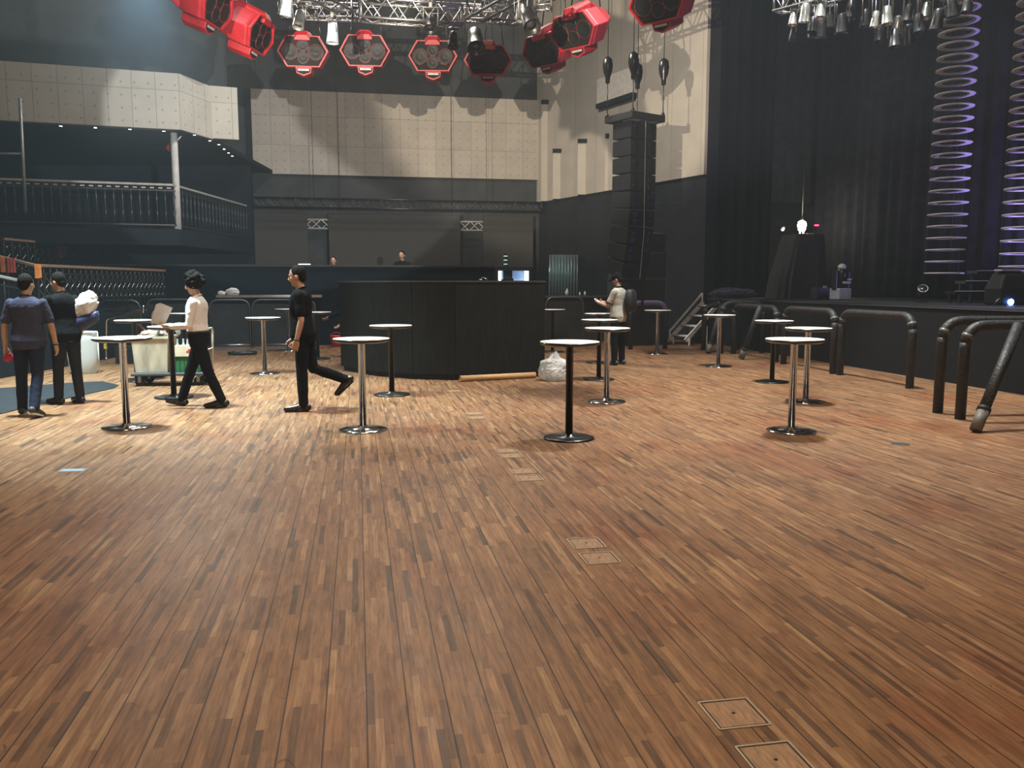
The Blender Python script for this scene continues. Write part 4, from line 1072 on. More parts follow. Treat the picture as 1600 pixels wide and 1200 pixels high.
# ------------------------------------------------------------------ red loudspeakers hung in a ring
RED = mat('red_lacquer', (0.30, 0.008, 0.014), 0.5, var=0.15)
BAF = mat('black_baffle', (0.006, 0.0055, 0.0055), 0.7, spec=0.2)
HRN = mat('grey_horn', (0.007, 0.0075, 0.007), 0.5, spec=0.2)
def make_speaker(label, loc, rz, tilt):
    t = thing('hanging_loudspeaker', label, 'loudspeaker', loc, rz, 'red hanging loudspeakers')
    # local: front faces -Y, x across, z up
    w, h = 0.45, 0.265
    def outline(w, h, c): return [(-w, -0.0), (-w + c, -h), (w - c, -h), (w, 0.0), (w - c, h), (-w + c, h)]
    def ring(sc, y, z=0.0, c=0.16): return [Vector((x * sc, y, zz_ * sc + z)) for x, zz_ in outline(w, h, c)]
    b = MB(); b.rings([ring(1, -0.34), ring(1.03, -0.30), ring(0.98, 0.02), ring(0.62, 0.38, 0.03), ring(0.60, 0.40, 0.03)]); b.build('shell', RED, t, bevel=0.012)
    b = MB(); b.rings([ring(0.93, -0.35), ring(1.0, -0.35), ring(1.0, -0.40), ring(0.93, -0.40)], closed=True); b.build('front_rim', RED, t)
    b = MB(); b.rings([ring(0.935, -0.356), ring(0.935, -0.345)]); b.build('baffle', BAF, t)
    for x, z, r in ((-0.225, -0.01, 0.135), (0.225, -0.01, 0.135), (0, 0.10, 0.10), (0, -0.105, 0.105)):
        b = MB(); M = Matrix.Translation((x, -0.357, z)) @ Matrix.Rotation(PI / 2, 4, 'X')
        b.lathe([(r, 0), (r, 0.02), (r * 0.93, 0.024), (r * 0.5, -0.0), (0.02, -0.005 + 0.012)], 24, M); hn = b.build('horn', HRN, t)
        b = MB(); b.lathe([(r * 1.0, 0.012), (r * 1.06, 0.02), (r * 1.0, 0.028), (r * 0.95, 0.02)], 24, M, closed=True); b.build('horn_rim', mat('dark_red_rim', (0.10, 0.012, 0.014), 0.4), hn)
    b = MB(); b.rings([[Vector((x, y, z)) for x, z in ((-0.14, 0.18), (0.14, 0.18), (0.14, zt), (0.09, zt + 0.05), (-0.09, zt + 0.05), (-0.14, zt))] for y, zt in ((-0.42, 0.22), (-0.36, 0.30), (0.1, 0.34), (0.30, 0.24))]); b.build('top_hump', RED, t, bevel=0.012)
    b = MB(); b.rings([[Vector((x, y, z)) for x, z in ((-0.15, -0.26), (-0.13, -0.37), (0, -0.42), (0.13, -0.37), (0.15, -0.26))] for y in (-0.36, 0.05)]); b.build('lower_horn_box', RED, t, bevel=0.008)
    b = MB(); b.rings([[Vector((x, -0.366, z)) for x, z in ((-0.125, -0.29), (-0.11, -0.35), (0, -0.39), (0.11, -0.35), (0.125, -0.29))], [Vector((x, -0.36, z)) for x, z in ((-0.125, -0.29), (-0.11, -0.35), (0, -0.39), (0.11, -0.35), (0.125, -0.29))]]); b.build('lower_mouth', BAF, t)
    b = MB(); b.box((0, -0.372, -0.312), (0.2, 0.006, 0.03)); b.build('pale_label', mat('pale_grey_label', (0.35, 0.34, 0.34), 0.4), t)
    b = MB()
    for s in (-1, 1): b.tube([(s * 0.3, 0.0, 0.26), (s * 0.22, 0.0, 0.8)], 0.012, 6)
    b.tube([(-0.24, 0, 0.8), (0.24, 0, 0.8)], 0.018, 6); b.tube([(0, 0, 0.8), (0, 0, 6.95)], 0.006, 6); b.build('hanging_bracket', BLKMET, t)
    set_tilt(t, tilt)
    return t
def set_tilt(t, a):
    for ch in t.children:
        if not ch.name.startswith('hanging_bracket'): ch.rotation_euler = (a, 0, 0)
ctr = Vector((-1.2, 10.5, 0))
SPK = [(477, 85, 15.9, 'dim red loudspeaker at the left end of the front row of four'),
       (573, 84, 15.9, 'bright red loudspeaker, second from the left in the front row of four'),
       (678, 92, 16.2, 'bright red loudspeaker, third from the left in the front row of four'),
       (763, 98, 16.6, 'dim red loudspeaker at the right end of the front row of four'),
       (376, 42, 14.2, 'large red loudspeaker hung at the left, its red side turned to the camera'),
       (306, -2, 13.2, 'red loudspeaker cut by the top edge at the left'),
       (866, 72, 15.6, 'dark red loudspeaker right of the front row, turned inward with a glowing rim'),
       (914, 42, 14.4, 'bright red loudspeaker right of the trusses, turned inward'),
       (1046, -4, 12.4, 'red loudspeaker cut by the top edge right of centre')]
for i, (px, py, Y, lab) in enumerate(SPK):
    p = at_y(px, py, Y)
    if i < 4: fd = Vector((-p.x * 0.55 - 0.2, -p.y, 0))
    else: fd = ctr - p; fd.z = 0
    if i in (4, 5): fd = Vector((1.0, -0.12, 0))
    if i in (6, 7, 8): fd = Vector((-0.85, -1.0, 0))
    rz = math.atan2(fd.y, fd.x) + PI / 2
    if i == 0: s0_ = make_speaker(lab, p, rz, 0.12)
    else:
        s = copy_tree(s0_); s.location = p; s['label'] = lab
        s.rotation_euler = (0.0, 0.0, rz); set_tilt(s, 0.12 if i < 4 else 0.40)

# ------------------------------------------------------------------ line array and ground stack beside the stage
la_p = at_y(992, 187, 19.6)
la = thing('line_array', 'tall black line array hanging from four hoists beside the stage', 'loudspeaker', la_p, 0)
# front faces the hall: towards -Y and slightly to the right side as seen
la.rotation_euler.z = 0.62
CAB = mat('black_textured_cabinet', (0.009, 0.0095, 0.0105), 0.6, var=0.15, bump=0.2, spec=0.25)
b = MB()
for c, s in (((0, -0.42, 0), (1.0, 0.09, 0.14)), ((0, 0.42, 0), (1.0, 0.09, 0.14)), ((-0.47, 0, 0), (0.09, 0.9, 0.14)), ((0.47, 0, 0), (0.09, 0.9, 0.14)), ((0, 0, 0), (0.09, 0.85, 0.12))): b.box(c, s)
b.build('fly_frame', mat('black_steel_frame', (0.02, 0.02, 0.02), 0.45), la)
y_, z_, ang_ = 0.0, -0.09, 0.0
for k in range(9):
    hh = 0.385; ang_ = 0.0 if k < 4 else (k - 3) * 0.055
    cM = Matrix.Translation((0.0, y_, z_ - hh / 2)) @ Matrix.Rotation(ang_, 4, 'X')
    b = MB(); t4 = [Vector((-0.40, -0.30, -hh / 2 + 0.01)), Vector((0.40, -0.30, -hh / 2 + 0.01)), Vector((0.40, 0.30, -hh / 2 + 0.025)), Vector((-0.40, 0.30, -hh / 2 + 0.025))]
    b.rings([t4, [Vector((v.x, v.y, -v.z)) for v in t4]])
    for v in b.v: v.xyz = cM @ v
    cb = b.build('cabinet', CAB, la, bevel=0.008)
    for x in (-0.24, 0.24):
        for zz2 in (-0.075, 0.09):
            b = MB(); b.lathe([(0.075, 0), (0.08, 0.012), (0.07, 0.014), (0.02, 0.002)], 16, cM @ Matrix.Translation((x, -0.30, zz2)) @ Matrix.Rotation(PI / 2, 4, 'X'))
            b.build('driver', mat('dark_driver', (0.006, 0.006, 0.006), 0.4), cb)
    z_ -= hh * math.cos(ang_); y_ += hh * math.sin(ang_) * 1.0
b = MB(); b.tube([(0.02, -0.335, 0.1), (0.02, -0.335, -2.6), (0.0, -0.25, -3.6)], 0.012, 6); b.build('chain', mat('galvanised_chain', (0.35, 0.35, 0.34), 0.4, 0.7), la)
for k, (x, y, zh) in enumerate(((-0.47, -0.42, 0.75), (0.47, -0.42, 0.75), (-0.47, 0.42, 0.82), (0.47, 0.42, 0.82))):
    b = MB(); b.lathe([(0.05, 0.0), (0.055, 0.12), (0.10, 0.24), (0.12, 0.38), (0.10, 0.52), (0.04, 0.58), (0, 0.58)], 14, Matrix.Translation((x, y, zh))); ho = b.build('chain_hoist', BLKMET, la)
    b = MB(); b.tube([(x, y, 0.05), (x, y, zh)], 0.012, 6); b.tube([(x, y, zh + 0.58), (x, y, 12.9 - la_p.z)], 0.009, 6); b.build('hoist_chain', mat('dark_chain', (0.05, 0.05, 0.05), 0.4, 0.6), ho)
    b = MB(); b.lathe([(0.05, 0.0), (0.035, 0.08), (0, 0.1)], 10, Matrix.Translation((x, y, 0.05))); b.build('hook', BLKMET, ho)
b = MB(); b.tube([(0.47, 0.42, 0.0), (0.60, 0.30, -0.35), (0.62, 0.28, -0.7), (0.62, 0.28, -4.7)], 0.03, 8); b.build('signal_cable', BLACK, la)

gp = at_z(985, 537); gs = None
GST = mat('worn_black_cabinet', (0.03, 0.03, 0.032), 0.6, var=0.2)
def cab_box(label, p, w, d, h, rz, tilt=0.0):
    t = thing('ground_loudspeaker', label, 'loudspeaker', p, rz, 'loudspeakers stacked beside the stage'); t.rotation_euler = (tilt, 0, rz)
    b = MB(); b.box((0, 0, h / 2), (w, d, h)); b.build('cabinet', GST, t, bevel=0.012)
    b = MB()
    for c, s in (((0, -d / 2, 0.01), (w, 0.02, 0.02)), ((0, -d / 2, h - 0.01), (w, 0.02, 0.02)), ((-w / 2 + 0.01, -d / 2, h / 2), (0.02, 0.02, h)), ((w / 2 - 0.01, -d / 2, h / 2), (0.02, 0.02, h))): b.box(c, s)
    b.build('edge_trim', mat('pale_edge', (0.10, 0.10, 0.10), 0.5), t)
    b = MB(); b.box((0, -d / 2 - 0.004, h / 2), (w * 0.9, 0.01, h * 0.82)); b.build('grille', mat('dark_grille', (0.018, 0.018, 0.02), 0.6), t)
    return t
gx, gy = 3.25, 21.9
cab_box('lowest black cabinet of the ground stack behind the man in a cap', Vector((gx, gy, 0)), 1.3, 0.8, 1.1, 0.35)
cab_box('second black cabinet from the floor in the stack behind the man in a cap', Vector((gx, gy, 1.1)), 1.3, 0.8, 0.62, 0.35)
cab_box('third black cabinet up in the stack behind the man in a cap', Vector((gx + 0.02, gy, 1.72)), 1.3, 0.8, 0.68, 0.35)
cab_box('topmost tilted black cabinet of the stack below the line array', Vector((gx + 0.2, gy + 0.05, 2.42)), 0.9, 0.6, 0.5, 0.35, 0.10)

# ------------------------------------------------------------------ hanging ring columns
RING = mat('frosted_ring', (0.55, 0.53, 0.56), 0.5, var=0.05)
def ring_column(label, c, r, z0, dzs, n):
    t = thing('ring_column', label, 'hanging decoration', c, 0, 'hanging ring columns over the stage')
    first = None
    for k in range(n):
        z = z0 + dzs * k
        if first is None:
            b = MB(); b.lathe([(r * 0.66, -0.006), (r * 0.98, -0.012), (r, 0), (r * 0.98, 0.012), (r * 0.66, 0.006), (r * 0.64, 0)], 48)
            b.f = b.f[:-2]; b.m = b.m[:-2]; b.sm = b.sm[:-2]
            k0 = 48
            for j in range(48): b.face([j, 5 * 48 + j, 5 * 48 + (j + 1) % 48, (j + 1) % 48])
            first = b.build('ring', RING, t); first.location = (0, 0, z)
        else:
            c_ = first.copy(); COL.objects.link(c_); c_.parent = t; c_.location = (0, 0, z)
    b = MB()
    for a in (0.3, 2.4, 4.5): b.tube([(r * 0.97 * math.cos(a), r * 0.97 * math.sin(a), z0), (r * 0.97 * math.cos(a), r * 0.97 * math.sin(a), 12.9 - c[2])], 0.003, 4)
    b.build('suspension_wire', mat('thin_wire', (0.12, 0.12, 0.13), 0.4), t)
    return t
Y1 = 17.2; pb, pt_ = at_y(1475, 427, Y1), at_y(1494, 48, Y1)
ring_column('tall column of pale hanging rings over the stage, wholly in view', (pb.x, Y1, 0), 0.375, pb.z, (pt_.z - pb.z) / 20.2, 24)
Y2 = 15.6; pb2, pt2 = at_y(1600, 356, Y2), at_y(1607, 44, Y2)
dz2 = (pt2.z - pb2.z) / 15
ring_column('violet lit column of hanging rings at the right edge of the picture', (pb2.x, Y2, 0), 0.375, pb2.z - dz2 * 3, dz2, 22)

# ------------------------------------------------------------------ lamps hung over the stage front
rng = random.Random(4)
ta, tb = at_y(1215, 6, 15.2), at_y(1560, 2, 12.6); tb.z = ta.z
truss_span('lighting truss over the stage front, top right', ta, tb, 0.3, ALU)
PARS = [(1240, 28, 's'), (1258, 20, 's'), (1270, 38, 'b'), (1283, 14, 's'), (1298, 30, 'b'), (1315, 36, 'b'), (1330, 14, 'b'), (1240, 52, 'b'), (1268, 46, 'b'), (1284, 44, 'b'),
        (1352, 28, 'b'), (1368, 30, 's'), (1386, 24, 's'), (1402, 38, 's'), (1420, 20, 'b'), (1436, 36, 'b'), (1448, 16, 's'), (1374, 52, 'b'), (1398, 60, 'b'), (1420, 54, 'b'), (1465, 30, 'b'), (1488, 10, 'b'), (1512, 6, 'b')]
wd = ['bright', 'black']
for i, (px, py, kd) in enumerate(PARS):
    Yp = 15.2 + (12.6 - 15.2) * (px - 1215) / 345.0 + rng.uniform(-0.25, 0.25)
    p = at_y(px, py, Yp)
    side = 'left' if px < 1340 else 'right'
    rank = sorted([q for q in PARS if (q[0] < 1340) == (px < 1340)], key=lambda q: q[0]).index((px, py, kd)) + 1
    ordn = ['first', 'second', 'third', 'fourth', 'fifth', 'sixth', 'seventh', 'eighth', 'ninth', 'tenth', 'eleventh', 'twelfth', 'thirteenth'][rank - 1]
    lab = '%s stage lamp, %s from the left in the %s cluster over the stage' % ('shiny' if kd == 's' else 'black', ordn, 'left-hand' if side == 'left' else 'right-hand')
    small_fixture(lab, p, (p.x + rng.uniform(-1, 1), p.y + rng.uniform(-1.0, 1.0), 0), CANS if kd == 's' else CANB, 0.75 + rng.random() * 0.25, 'stage_lamp', 'lamps over the stage front', drop=max(0.22, (ta.z - 0.12 - p.z)))

# ------------------------------------------------------------------ things on the stage
SZ = 1.222
ps = at_z(1250, 462, SZ); ps = at_y(1247, 458, 21.7); ps.z = SZ
cv = thing('covered_stack', 'tall stage equipment stack under a black cloth below the work light', 'equipment', (ps.x, ps.y, SZ), 0.2)
b = MB(); b.smooth = False; n = 36; rings = []
for z, sx, sy, ox in ((0, 0.72, 0.5, -0.05), (0.5, 0.66, 0.46, -0.04), (1.1, 0.56, 0.42, 0.02), (1.45, 0.50, 0.40, 0.05), (1.62, 0.46, 0.38, 0.07)):
    r_ = []
    for k in range(n):
        a = 2 * PI * k / n; e = 0.45
        x = math.copysign(abs(math.cos(a)) ** e, math.cos(a)); y = math.copysign(abs(math.sin(a)) ** e, math.sin(a))
        f = 1 + 0.04 * math.sin(k * 2.3) * (1.6 - z)
        r_.append(Vector((ox + x * sx * f, y * sy * f, z)))
    rings.append(r_)
b.rings(rings); b.build('cloth_cover', mat('black_cover_cloth', (0.02, 0.02, 0.018), 0.8, var=0.3), cv)
b = MB(); b.box((0.2, -0.1, 1.645), (0.16, 0.1, 0.035)); b.build('white_card', mat('white_card', (0.8, 0.8, 0.76), 0.6), cv)

pl_ = at_y(1253, 352, 25.0)
wl = thing('work_light', 'glaring white work light hanging in the stage side entrance', 'light', pl_, 0)
b = MB(); b.lathe([(0.03, -0.16), (0.10, -0.14), (0.125, 0.0), (0.11, 0.10), (0.03, 0.14), (0, 0.14)], 20); b.build('lamp', mat('work_lamp_glow', (1, 1, 1), 0.4, emit=(1.0, 0.93, 0.78), estr=40.0), wl)
b = MB(); b.tube([(0, 0, 0.14), (0, 0, 12.98 - pl_.z)], 0.012, 6); b.lathe([(0.05, 0.12), (0.05, 0.22), (0, 0.22)], 12); b.build('hanger', BLKMET, wl)
b = MB()
for s in (-1, 1): b.lathe([(0.025, -0.24), (0.03, -0.15), (0, -0.15)], 10, Matrix.Translation((s * 0.05, 0, 0)))
b.build('lamp_prong', mat('warm_prong_glow', (1, 0.7, 0.3), 0.4, emit=(1, 0.72, 0.3), estr=6.0), wl)
l = bpy.data.lights.new('work_light_bulb', 'POINT'); l.energy, l.color, l.shadow_soft_size = 60, (1.0, 0.87, 0.66), 0.13
lo = bpy.data.objects.new('work_light_bulb', l); COL.objects.link(lo); lo.location = (pl_.x, pl_.y - 0.25, pl_.z)
p = at_y(1223, 357, 25.6)
t = thing('wall_lamp', 'small dim lamp left of the glaring work light', 'light', p, 0)
b = MB(); b.lathe([(0.06, -0.03), (0.08, 0.02), (0.03, 0.07), (0, 0.07)], 14); b.build('shade', STEEL, t)
b = MB(); b.ball((0, 0, -0.03), 0.045); b.build('bulb', mat('dim_bulb', (1, 1, 1), 0.4, emit=(1, 0.9, 0.7), estr=3.0), t)
b = MB(); b.bar((0, 0, 0.05), (0, 1.5, 0.1), 0.02, 0.02); b.build('arm', BLKMET, t)
l = bpy.data.lights.new('wall_lamp_bulb', 'POINT'); l.energy, l.color, l.shadow_soft_size = 9, (1.0, 0.87, 0.66), 0.05
lo = bpy.data.objects.new('wall_lamp_bulb', l); COL.objects.link(lo); lo.location = (p.x, p.y - 0.12, p.z - 0.05)
p = at_y(1276, 352, 22.5)
t = thing('indicator_lamp', 'tiny red indicator lamp right of the work light', 'light', p, 0)
b = MB(); b.box((0, 0, 0), (0.10, 0.04, 0.03)); b.build('lamp', mat('red_led', (1, 0, 0), 0.4, emit=(1, 0.03, 0.12), estr=8.0), t)
b = MB(); b.box((0, 0.05, 0), (0.14, 0.06, 0.06)); b.box((0, 0.06, (1.222 - p.z) / 2), (0.02, 0.02, p.z - 1.222)); b.build('housing', BLKMET, t)

# moving head with white parts
p = at_y(1313, 458, 19.2)
mh = thing('moving_head_light', 'moving head light with pale parts standing on the stage behind the padded barriers', 'light', (p.x, p.y, SZ), 0.3)
b = MB(); b.box((0, 0, 0.14), (0.34, 0.34, 0.26)); b.build('base', mat('pale_blue_housing', (0.35, 0.37, 0.45), 0.4), mh, bevel=0.02)
b = MB()
for s in (-1, 1): b.box((s * 0.17, 0, 0.45), (0.05, 0.14, 0.42))
b.build('yoke', BLKMET, mh, bevel=0.01)
b = MB(); b.lathe([(0.09, -0.16), (0.13, -0.1), (0.13, 0.1), (0.10, 0.16), (0, 0.16)], 18, Matrix.Translation((0, 0, 0.58))); b.build('head', BLKMET, mh)
b = MB(); b.ball((0, -0.02, 0.74), (0.10, 0.10, 0.09), 14, 8); b.box((0.05, -0.14, 0.40), (0.2, 0.03, 0.05)); b.box((0.12, -0.14, 0.47), (0.1, 0.03, 0.04)); b.build('lens_cover', mat('pale_cover', (0.5, 0.5, 0.52), 0.4), mh)
p = at_y(1285, 432, 20.0)
t = thing('floor_fan', 'small dark box with a bright corner beside the moving head on the stage', 'device', (p.x, p.y, SZ), 0.2)
b = MB(); b.box((0, 0, 0.15), (0.4, 0.3, 0.3)); b.build('housing', BLKMET, t, bevel=0.02)
b = MB(); b.box((-0.02, -0.16, 0.30), (0.09, 0.02, 0.05)); b.build('bright_corner', mat('pale_cover', (0.5, 0.5, 0.52), 0.4), t)
p = at_y(1441, 457, 16.4)
t = thing('floor_light', 'little black floor light at the foot of the tall ring column', 'light', (p.x, p.y, SZ), -0.4)
b = MB(); b.lathe([(0.08, 0), (0.09, 0.16), (0.075, 0.2), (0, 0.2)], 16, Matrix.Translation((0, 0, 0.16)) @ Matrix.Rotation(0.9, 4, 'X')); b.build('can', BLKMET, t)
b = MB(); b.lathe([(0.09, 0.16), (0.094, 0.2), (0.085, 0.2)], 16, Matrix.Translation((0, 0, 0.16)) @ Matrix.Rotation(0.9, 4, 'X'), closed=True); b.build('rim', ALU, t)
b = MB(); b.bar((-0.12, 0, 0.01), (0.12, 0, 0.01), 0.12, 0.02); b.build('foot', BLKMET, t)

# tiered riser with light edges and the object with the blue lamp
p = at_y(1540, 462, 16.2)
rs = thing('stage_riser', 'dark tiered riser with thin pale edges at the right of the stage', 'riser', (p.x, p.y, SZ), 0.08)
for k, (py, x0, x1) in enumerate(((453, 1488, 1600), (437, 1508, 1590), (421, 1530, 1600))):
    yy = 15.9 + 0.35 * k
    a_, c_ = at_y(x0, py, yy), at_y(x1 + 30, py, yy)
    b = MB(); xx0, xx1, zt = a_.x - p.x, c_.x - p.x, a_.z - SZ
    b.box(((xx0 + xx1) / 2, yy - p.y + 0.17, zt - 0.05), (xx1 - xx0, 0.34, 0.06)); b.box((xx0 + 0.03, yy - p.y + 0.2, (zt - 0.08) / 2), (0.05, 0.05, zt - 0.08)); b.box((xx1 - 0.03, yy - p.y + 0.2, (zt - 0.08) / 2), (0.05, 0.05, zt - 0.08)); b.build('tier', BLKMET, rs)
    b = MB(); b.box(((xx0 + xx1) / 2, yy - p.y - 0.005, zt - 0.022), (xx1 - xx0, 0.012, 0.012)); b.build('pale_edge', mat('pale_nosing', (0.45, 0.42, 0.55), 0.3), rs)
p = at_y(1572, 474, 14.6)
ob = thing('covered_monitor', 'black bulky monitor on the stage edge with a glowing blue lamp', 'equipment', (p.x, p.y, SZ), 0.1)
b = MB(); b.rings([[Vector((x * s, y * s2, z)) for x, y in ((-0.26, -0.22), (0.3, -0.22), (0.3, 0.25), (-0.26, 0.25))] for z, s, s2 in ((0, 1, 1), (0.28, 1.05, 0.95), (0.5, 0.75, 0.75), (0.58, 0.6, 0.6))]); b.build('housing', BLACK, ob, bevel=0.04)
b = MB(); b.box((-0.05, -0.05, 0.6), (0.36, 0.2, 0.03)); b.build('top_tray', mat('violet_grey_plate', (0.35, 0.3, 0.45), 0.3), ob)
b = MB(); b.lathe([(0.05, 0), (0.055, 0.02), (0.045, 0.03), (0, 0.035)], 16, Matrix.Translation((-0.1, -0.235, 0.055)) @ Matrix.Rotation(PI / 2, 4, 'X')); b.build('blue_lamp', mat('blue_led', (0.1, 0.2, 1), 0.3, emit=(0.12, 0.28, 1.0), estr=22.0), ob)
b = MB(); b.tube([(-0.36, -0.2, 0.01), (-0.33, -0.22, 0.08), (-0.29, -0.22, 0.12)], 0.012, 6); b.build('cable_loop', ALU, ob)

p = at_y(1146, 461, 21.9); b = crumpled_bag(0.6, 0.3, 0.15, 4.4, False)
o = b.build('cloth_heap', mat('violet_black_cloth', (0.022, 0.02, 0.045), 0.8, var=0.5, scale=6)); o.location = (p.x, p.y, SZ)
tag(o, 'low heap of violet-black cloth on the far end of the stage, before the drape', 'cloth')

# ------------------------------------------------------------------ people
SKIN = mat('skin', (0.44, 0.25, 0.17), 0.5, var=0.08, scale=25)
HAIR = mat('black_hair', (0.010, 0.008, 0.007), 0.8, spec=0.1, var=0.5, scale=40, bump=0.6, bscale=60)
EYEW, EYEB, LIP = mat('eye_white', (0.75, 0.73, 0.70), 0.3), mat('eye_dark', (0.012, 0.008, 0.006), 0.2), mat('lips', (0.34, 0.14, 0.11), 0.5)

def remeshed(b, name, m, voxel, smooth=4, parent=None, extra=None, disp=0.0):
    me = b.mesh(name + '_src', m); o = bpy.data.objects.new(name + '_src', me); COL.objects.link(o)
    r = o.modifiers.new('r', 'REMESH'); r.mode = 'VOXEL'; r.voxel_size = voxel
    if smooth:
        s = o.modifiers.new('s', 'SMOOTH'); s.factor = 0.5; s.iterations = smooth
    dg = bpy.context.evaluated_depsgraph_get(); dg.update()
    out = bpy.data.meshes.new_from_object(o.evaluated_get(dg))
    bpy.data.objects.remove(o); bpy.data.meshes.remove(me)
    if extra is not None:
        bm = bmesh.new(); bm.from_mesh(out)
        em = extra.mesh('x', m); bm.from_mesh(em); bm.to_mesh(out); bm.free(); bpy.data.meshes.remove(em)
    if disp:
        cs = [v.co.copy() for v in out.vertices]; ns = [v.normal.copy() for v in out.vertices]; fl_ = []
        for c_, n_ in zip(cs, ns): fl_ += list(c_ + n_ * (mn.noise(c_ * 9.0) * disp + mn.noise(c_ * 23.0) * disp * 0.5))
        out.vertices.foreach_set('co', fl_)
    out.materials.clear()
    for x in (m if isinstance(m, (list, tuple)) else [m]): out.materials.append(x)
    out.polygons.foreach_set('use_smooth', [True] * len(out.polygons)); out.name = name; out.update()
    q = bpy.data.objects.new(name, out); COL.objects.link(q)
    if parent is not None: q.parent = parent
    return q

def limb(b, pts, rad):
    """tapered limb with round joints, sampled smoothly between the joints"""
    b.tube(pts, rad, 14)
    for p, r in zip(pts, rad): b.ball(p, r * 0.995, 12, 8)

def person(label, loc, rz, legs, arms, lean=0.0, head=(0.0, 0.0), scale=1.0, shirt=None, shirt_len='short', trousers=None, shoes=None, sole=None, hair='short', width=1.0, twist=0.0, cap=None, hips_only=False):
    """local frame: faces +Y, x is the person's right. legs/arms: (left, right)"""
    root = thing('person', label, 'person', loc, rz); root.scale = (scale,) * 3
    J = {}
    # lower body
    lowest = 0
    for s, (th, kn, sp, fp) in zip((-1, 1), legs):
        hip = Vector((s * 0.088, 0, 0)); d1 = Vector((s * math.sin(sp), math.sin(th), -math.cos(th))).normalized()
        knee = hip + d1 * 0.43; a = th - kn; d2 = Vector((s * math.sin(sp) * 0.5, math.sin(a), -math.cos(a))).normalized()
        ank = knee + d2 * 0.405
        fr = Matrix.Rotation(fp, 3, 'X')
        out = Matrix.Rotation(-s * 0.12, 3, 'Z')
        heel, ball, toe = (ank + out @ (fr @ Vector(v)) for v in ((0, -0.055, -0.055), (0, 0.115, -0.062), (0, 0.185, -0.06)))
        J[s] = dict(hip=hip, knee=knee, ank=ank, heel=heel, ball=ball, toe=toe, fr=out @ fr)
        lowest = min(lowest, heel.z - 0.03, ball.z - 0.022, toe.z - 0.02)
    hz = -lowest
    for s in (-1, 1):
        for k in J[s]:
            if k != 'fr': J[s][k] = J[s][k] + Vector((0, 0, hz))
    LM = Matrix.Translation((0, 0, hz)) @ Matrix.Rotation(-lean, 4, 'X') @ Matrix.Rotation(twist, 4, 'Z')
    up = lambda x, y, z: LM @ Vector((x, y, z))
    SEC = [(-0.10, 0.135, 0.10, 0.0), (0.0, 0.165, 0.118, 0.0), (0.10, 0.155, 0.108, 0.005), (0.20, 0.145, 0.105, 0.008), (0.32, 0.160, 0.115, 0.008), (0.41, 0.168, 0.115, 0.0), (0.46, 0.160, 0.104, -0.006), (0.495, 0.132, 0.088, -0.008), (0.525, 0.094, 0.072, -0.006), (0.548, 0.060, 0.058, -0.002)]
    def torso(b, grow, z0=-0.2, z1=1.0, flare=0.0):
        rr = []
        for z, rx, ry, oy in SEC:
            if z < z0 - 1e-6 or z > z1 + 1e-6: continue
            f = flare if z <= 0.02 else flare * 0.6 if z < 0.15 else 0
            rr.append([up((rx * width + grow + f) * math.copysign(abs(math.cos(2 * PI * k / 20)) ** 0.85, math.cos(2 * PI * k / 20)), oy + (ry * (0.5 + 0.5 * width) + grow + f) * math.copysign(abs(math.sin(2 * PI * k / 20)) ** 0.85, math.sin(2 * PI * k / 20)), z) for k in range(20)])
        sm = b.smooth; b.rings(rr); b.smooth = sm
    body = MB(); torso(body, -0.006)
    limb(body, [up(0, -0.012, 0.53), up(0, 0.012, 0.63)], [0.058, 0.054])
    for s in (-1, 1):
        j = J[s]; limb(body, [j['hip'], j['hip'].lerp(j['knee'], 0.5), j['knee'], j['knee'].lerp(j['ank'], 0.35), j['ank']], [0.082, 0.070, 0.052, 0.052, 0.036])
        limb(body, [j['heel'] + Vector((0, 0, 0.01)), j['ball'] + Vector((0, 0, 0.01)), j['toe'] + Vector((0, 0, 0.004))], [0.03, 0.032, 0.022])
    # arms
    fingers = MB(); fingers.smooth = True; A = {}
    for s, (ph, ab, el, inw, curl) in zip((-1, 1), arms):
        sh = up(s * (0.166 * width + 0.006), -0.005, 0.455)
        d1 = Vector((s * math.sin(ab), math.sin(ph), -math.cos(ph) * math.cos(ab))).normalized()
        e = sh + d1 * 0.285; fa = ph + el
        d2 = Vector((-s * math.sin(inw), math.sin(fa), -math.cos(fa))).normalized()
        w = e + d2 * 0.245
        A[s] = (sh, e, w, d1, d2)
        limb(body, [sh, sh.lerp(e, 0.5), e, e.lerp(w, 0.3), w], [0.052, 0.045, 0.037, 0.038, 0.026])
        N = Vector((-s, 0, 0)); N = (N - d2 * N.dot(d2)).normalized()
        if abs(d2.y) > 0.6: N = Vector((-s * 0.5, 0, 0.85)); N = (N - d2 * N.dot(d2)).normalized()
        Wd = d2.cross(N) * (1 if d2.cross(N).y > 0 or (d2.cross(N).y == 0) else -1)
        if abs(d2.y) > 0.6: Wd = d2.cross(N); Wd = Wd if Wd.x * -s > 0 else -Wd
        # palm: three overlapping chains
        for o_ in (-0.026, -0.009, 0.009, 0.026): limb(body, [w + Wd * o_ * 0.6, w + d2 * 0.05 + Wd * o_, w + d2 * 0.088 + Wd * o_], [0.019, 0.017, 0.0145])
        for o_, ln in ((-0.031, 0.060), (-0.0105, 0.074), (0.0105, 0.080), (0.031, 0.072)):
            p = w + d2 * 0.082 + Wd * o_; ang = curl * 0.5; pts = [p - d2 * 0.01, p]; rad = [0.009, 0.009]
            for q, r in ((0.45, 0.0082), (0.32, 0.0076), (0.23, 0.0064)):
                dirn = d2 * math.cos(ang) + N * math.sin(ang); p = p + dirn * ln * q; pts.append(p); rad.append(r); ang += curl
            fingers.tube(pts, rad, 8); fingers.ball(pts[-1], rad[-1], 8, 6)
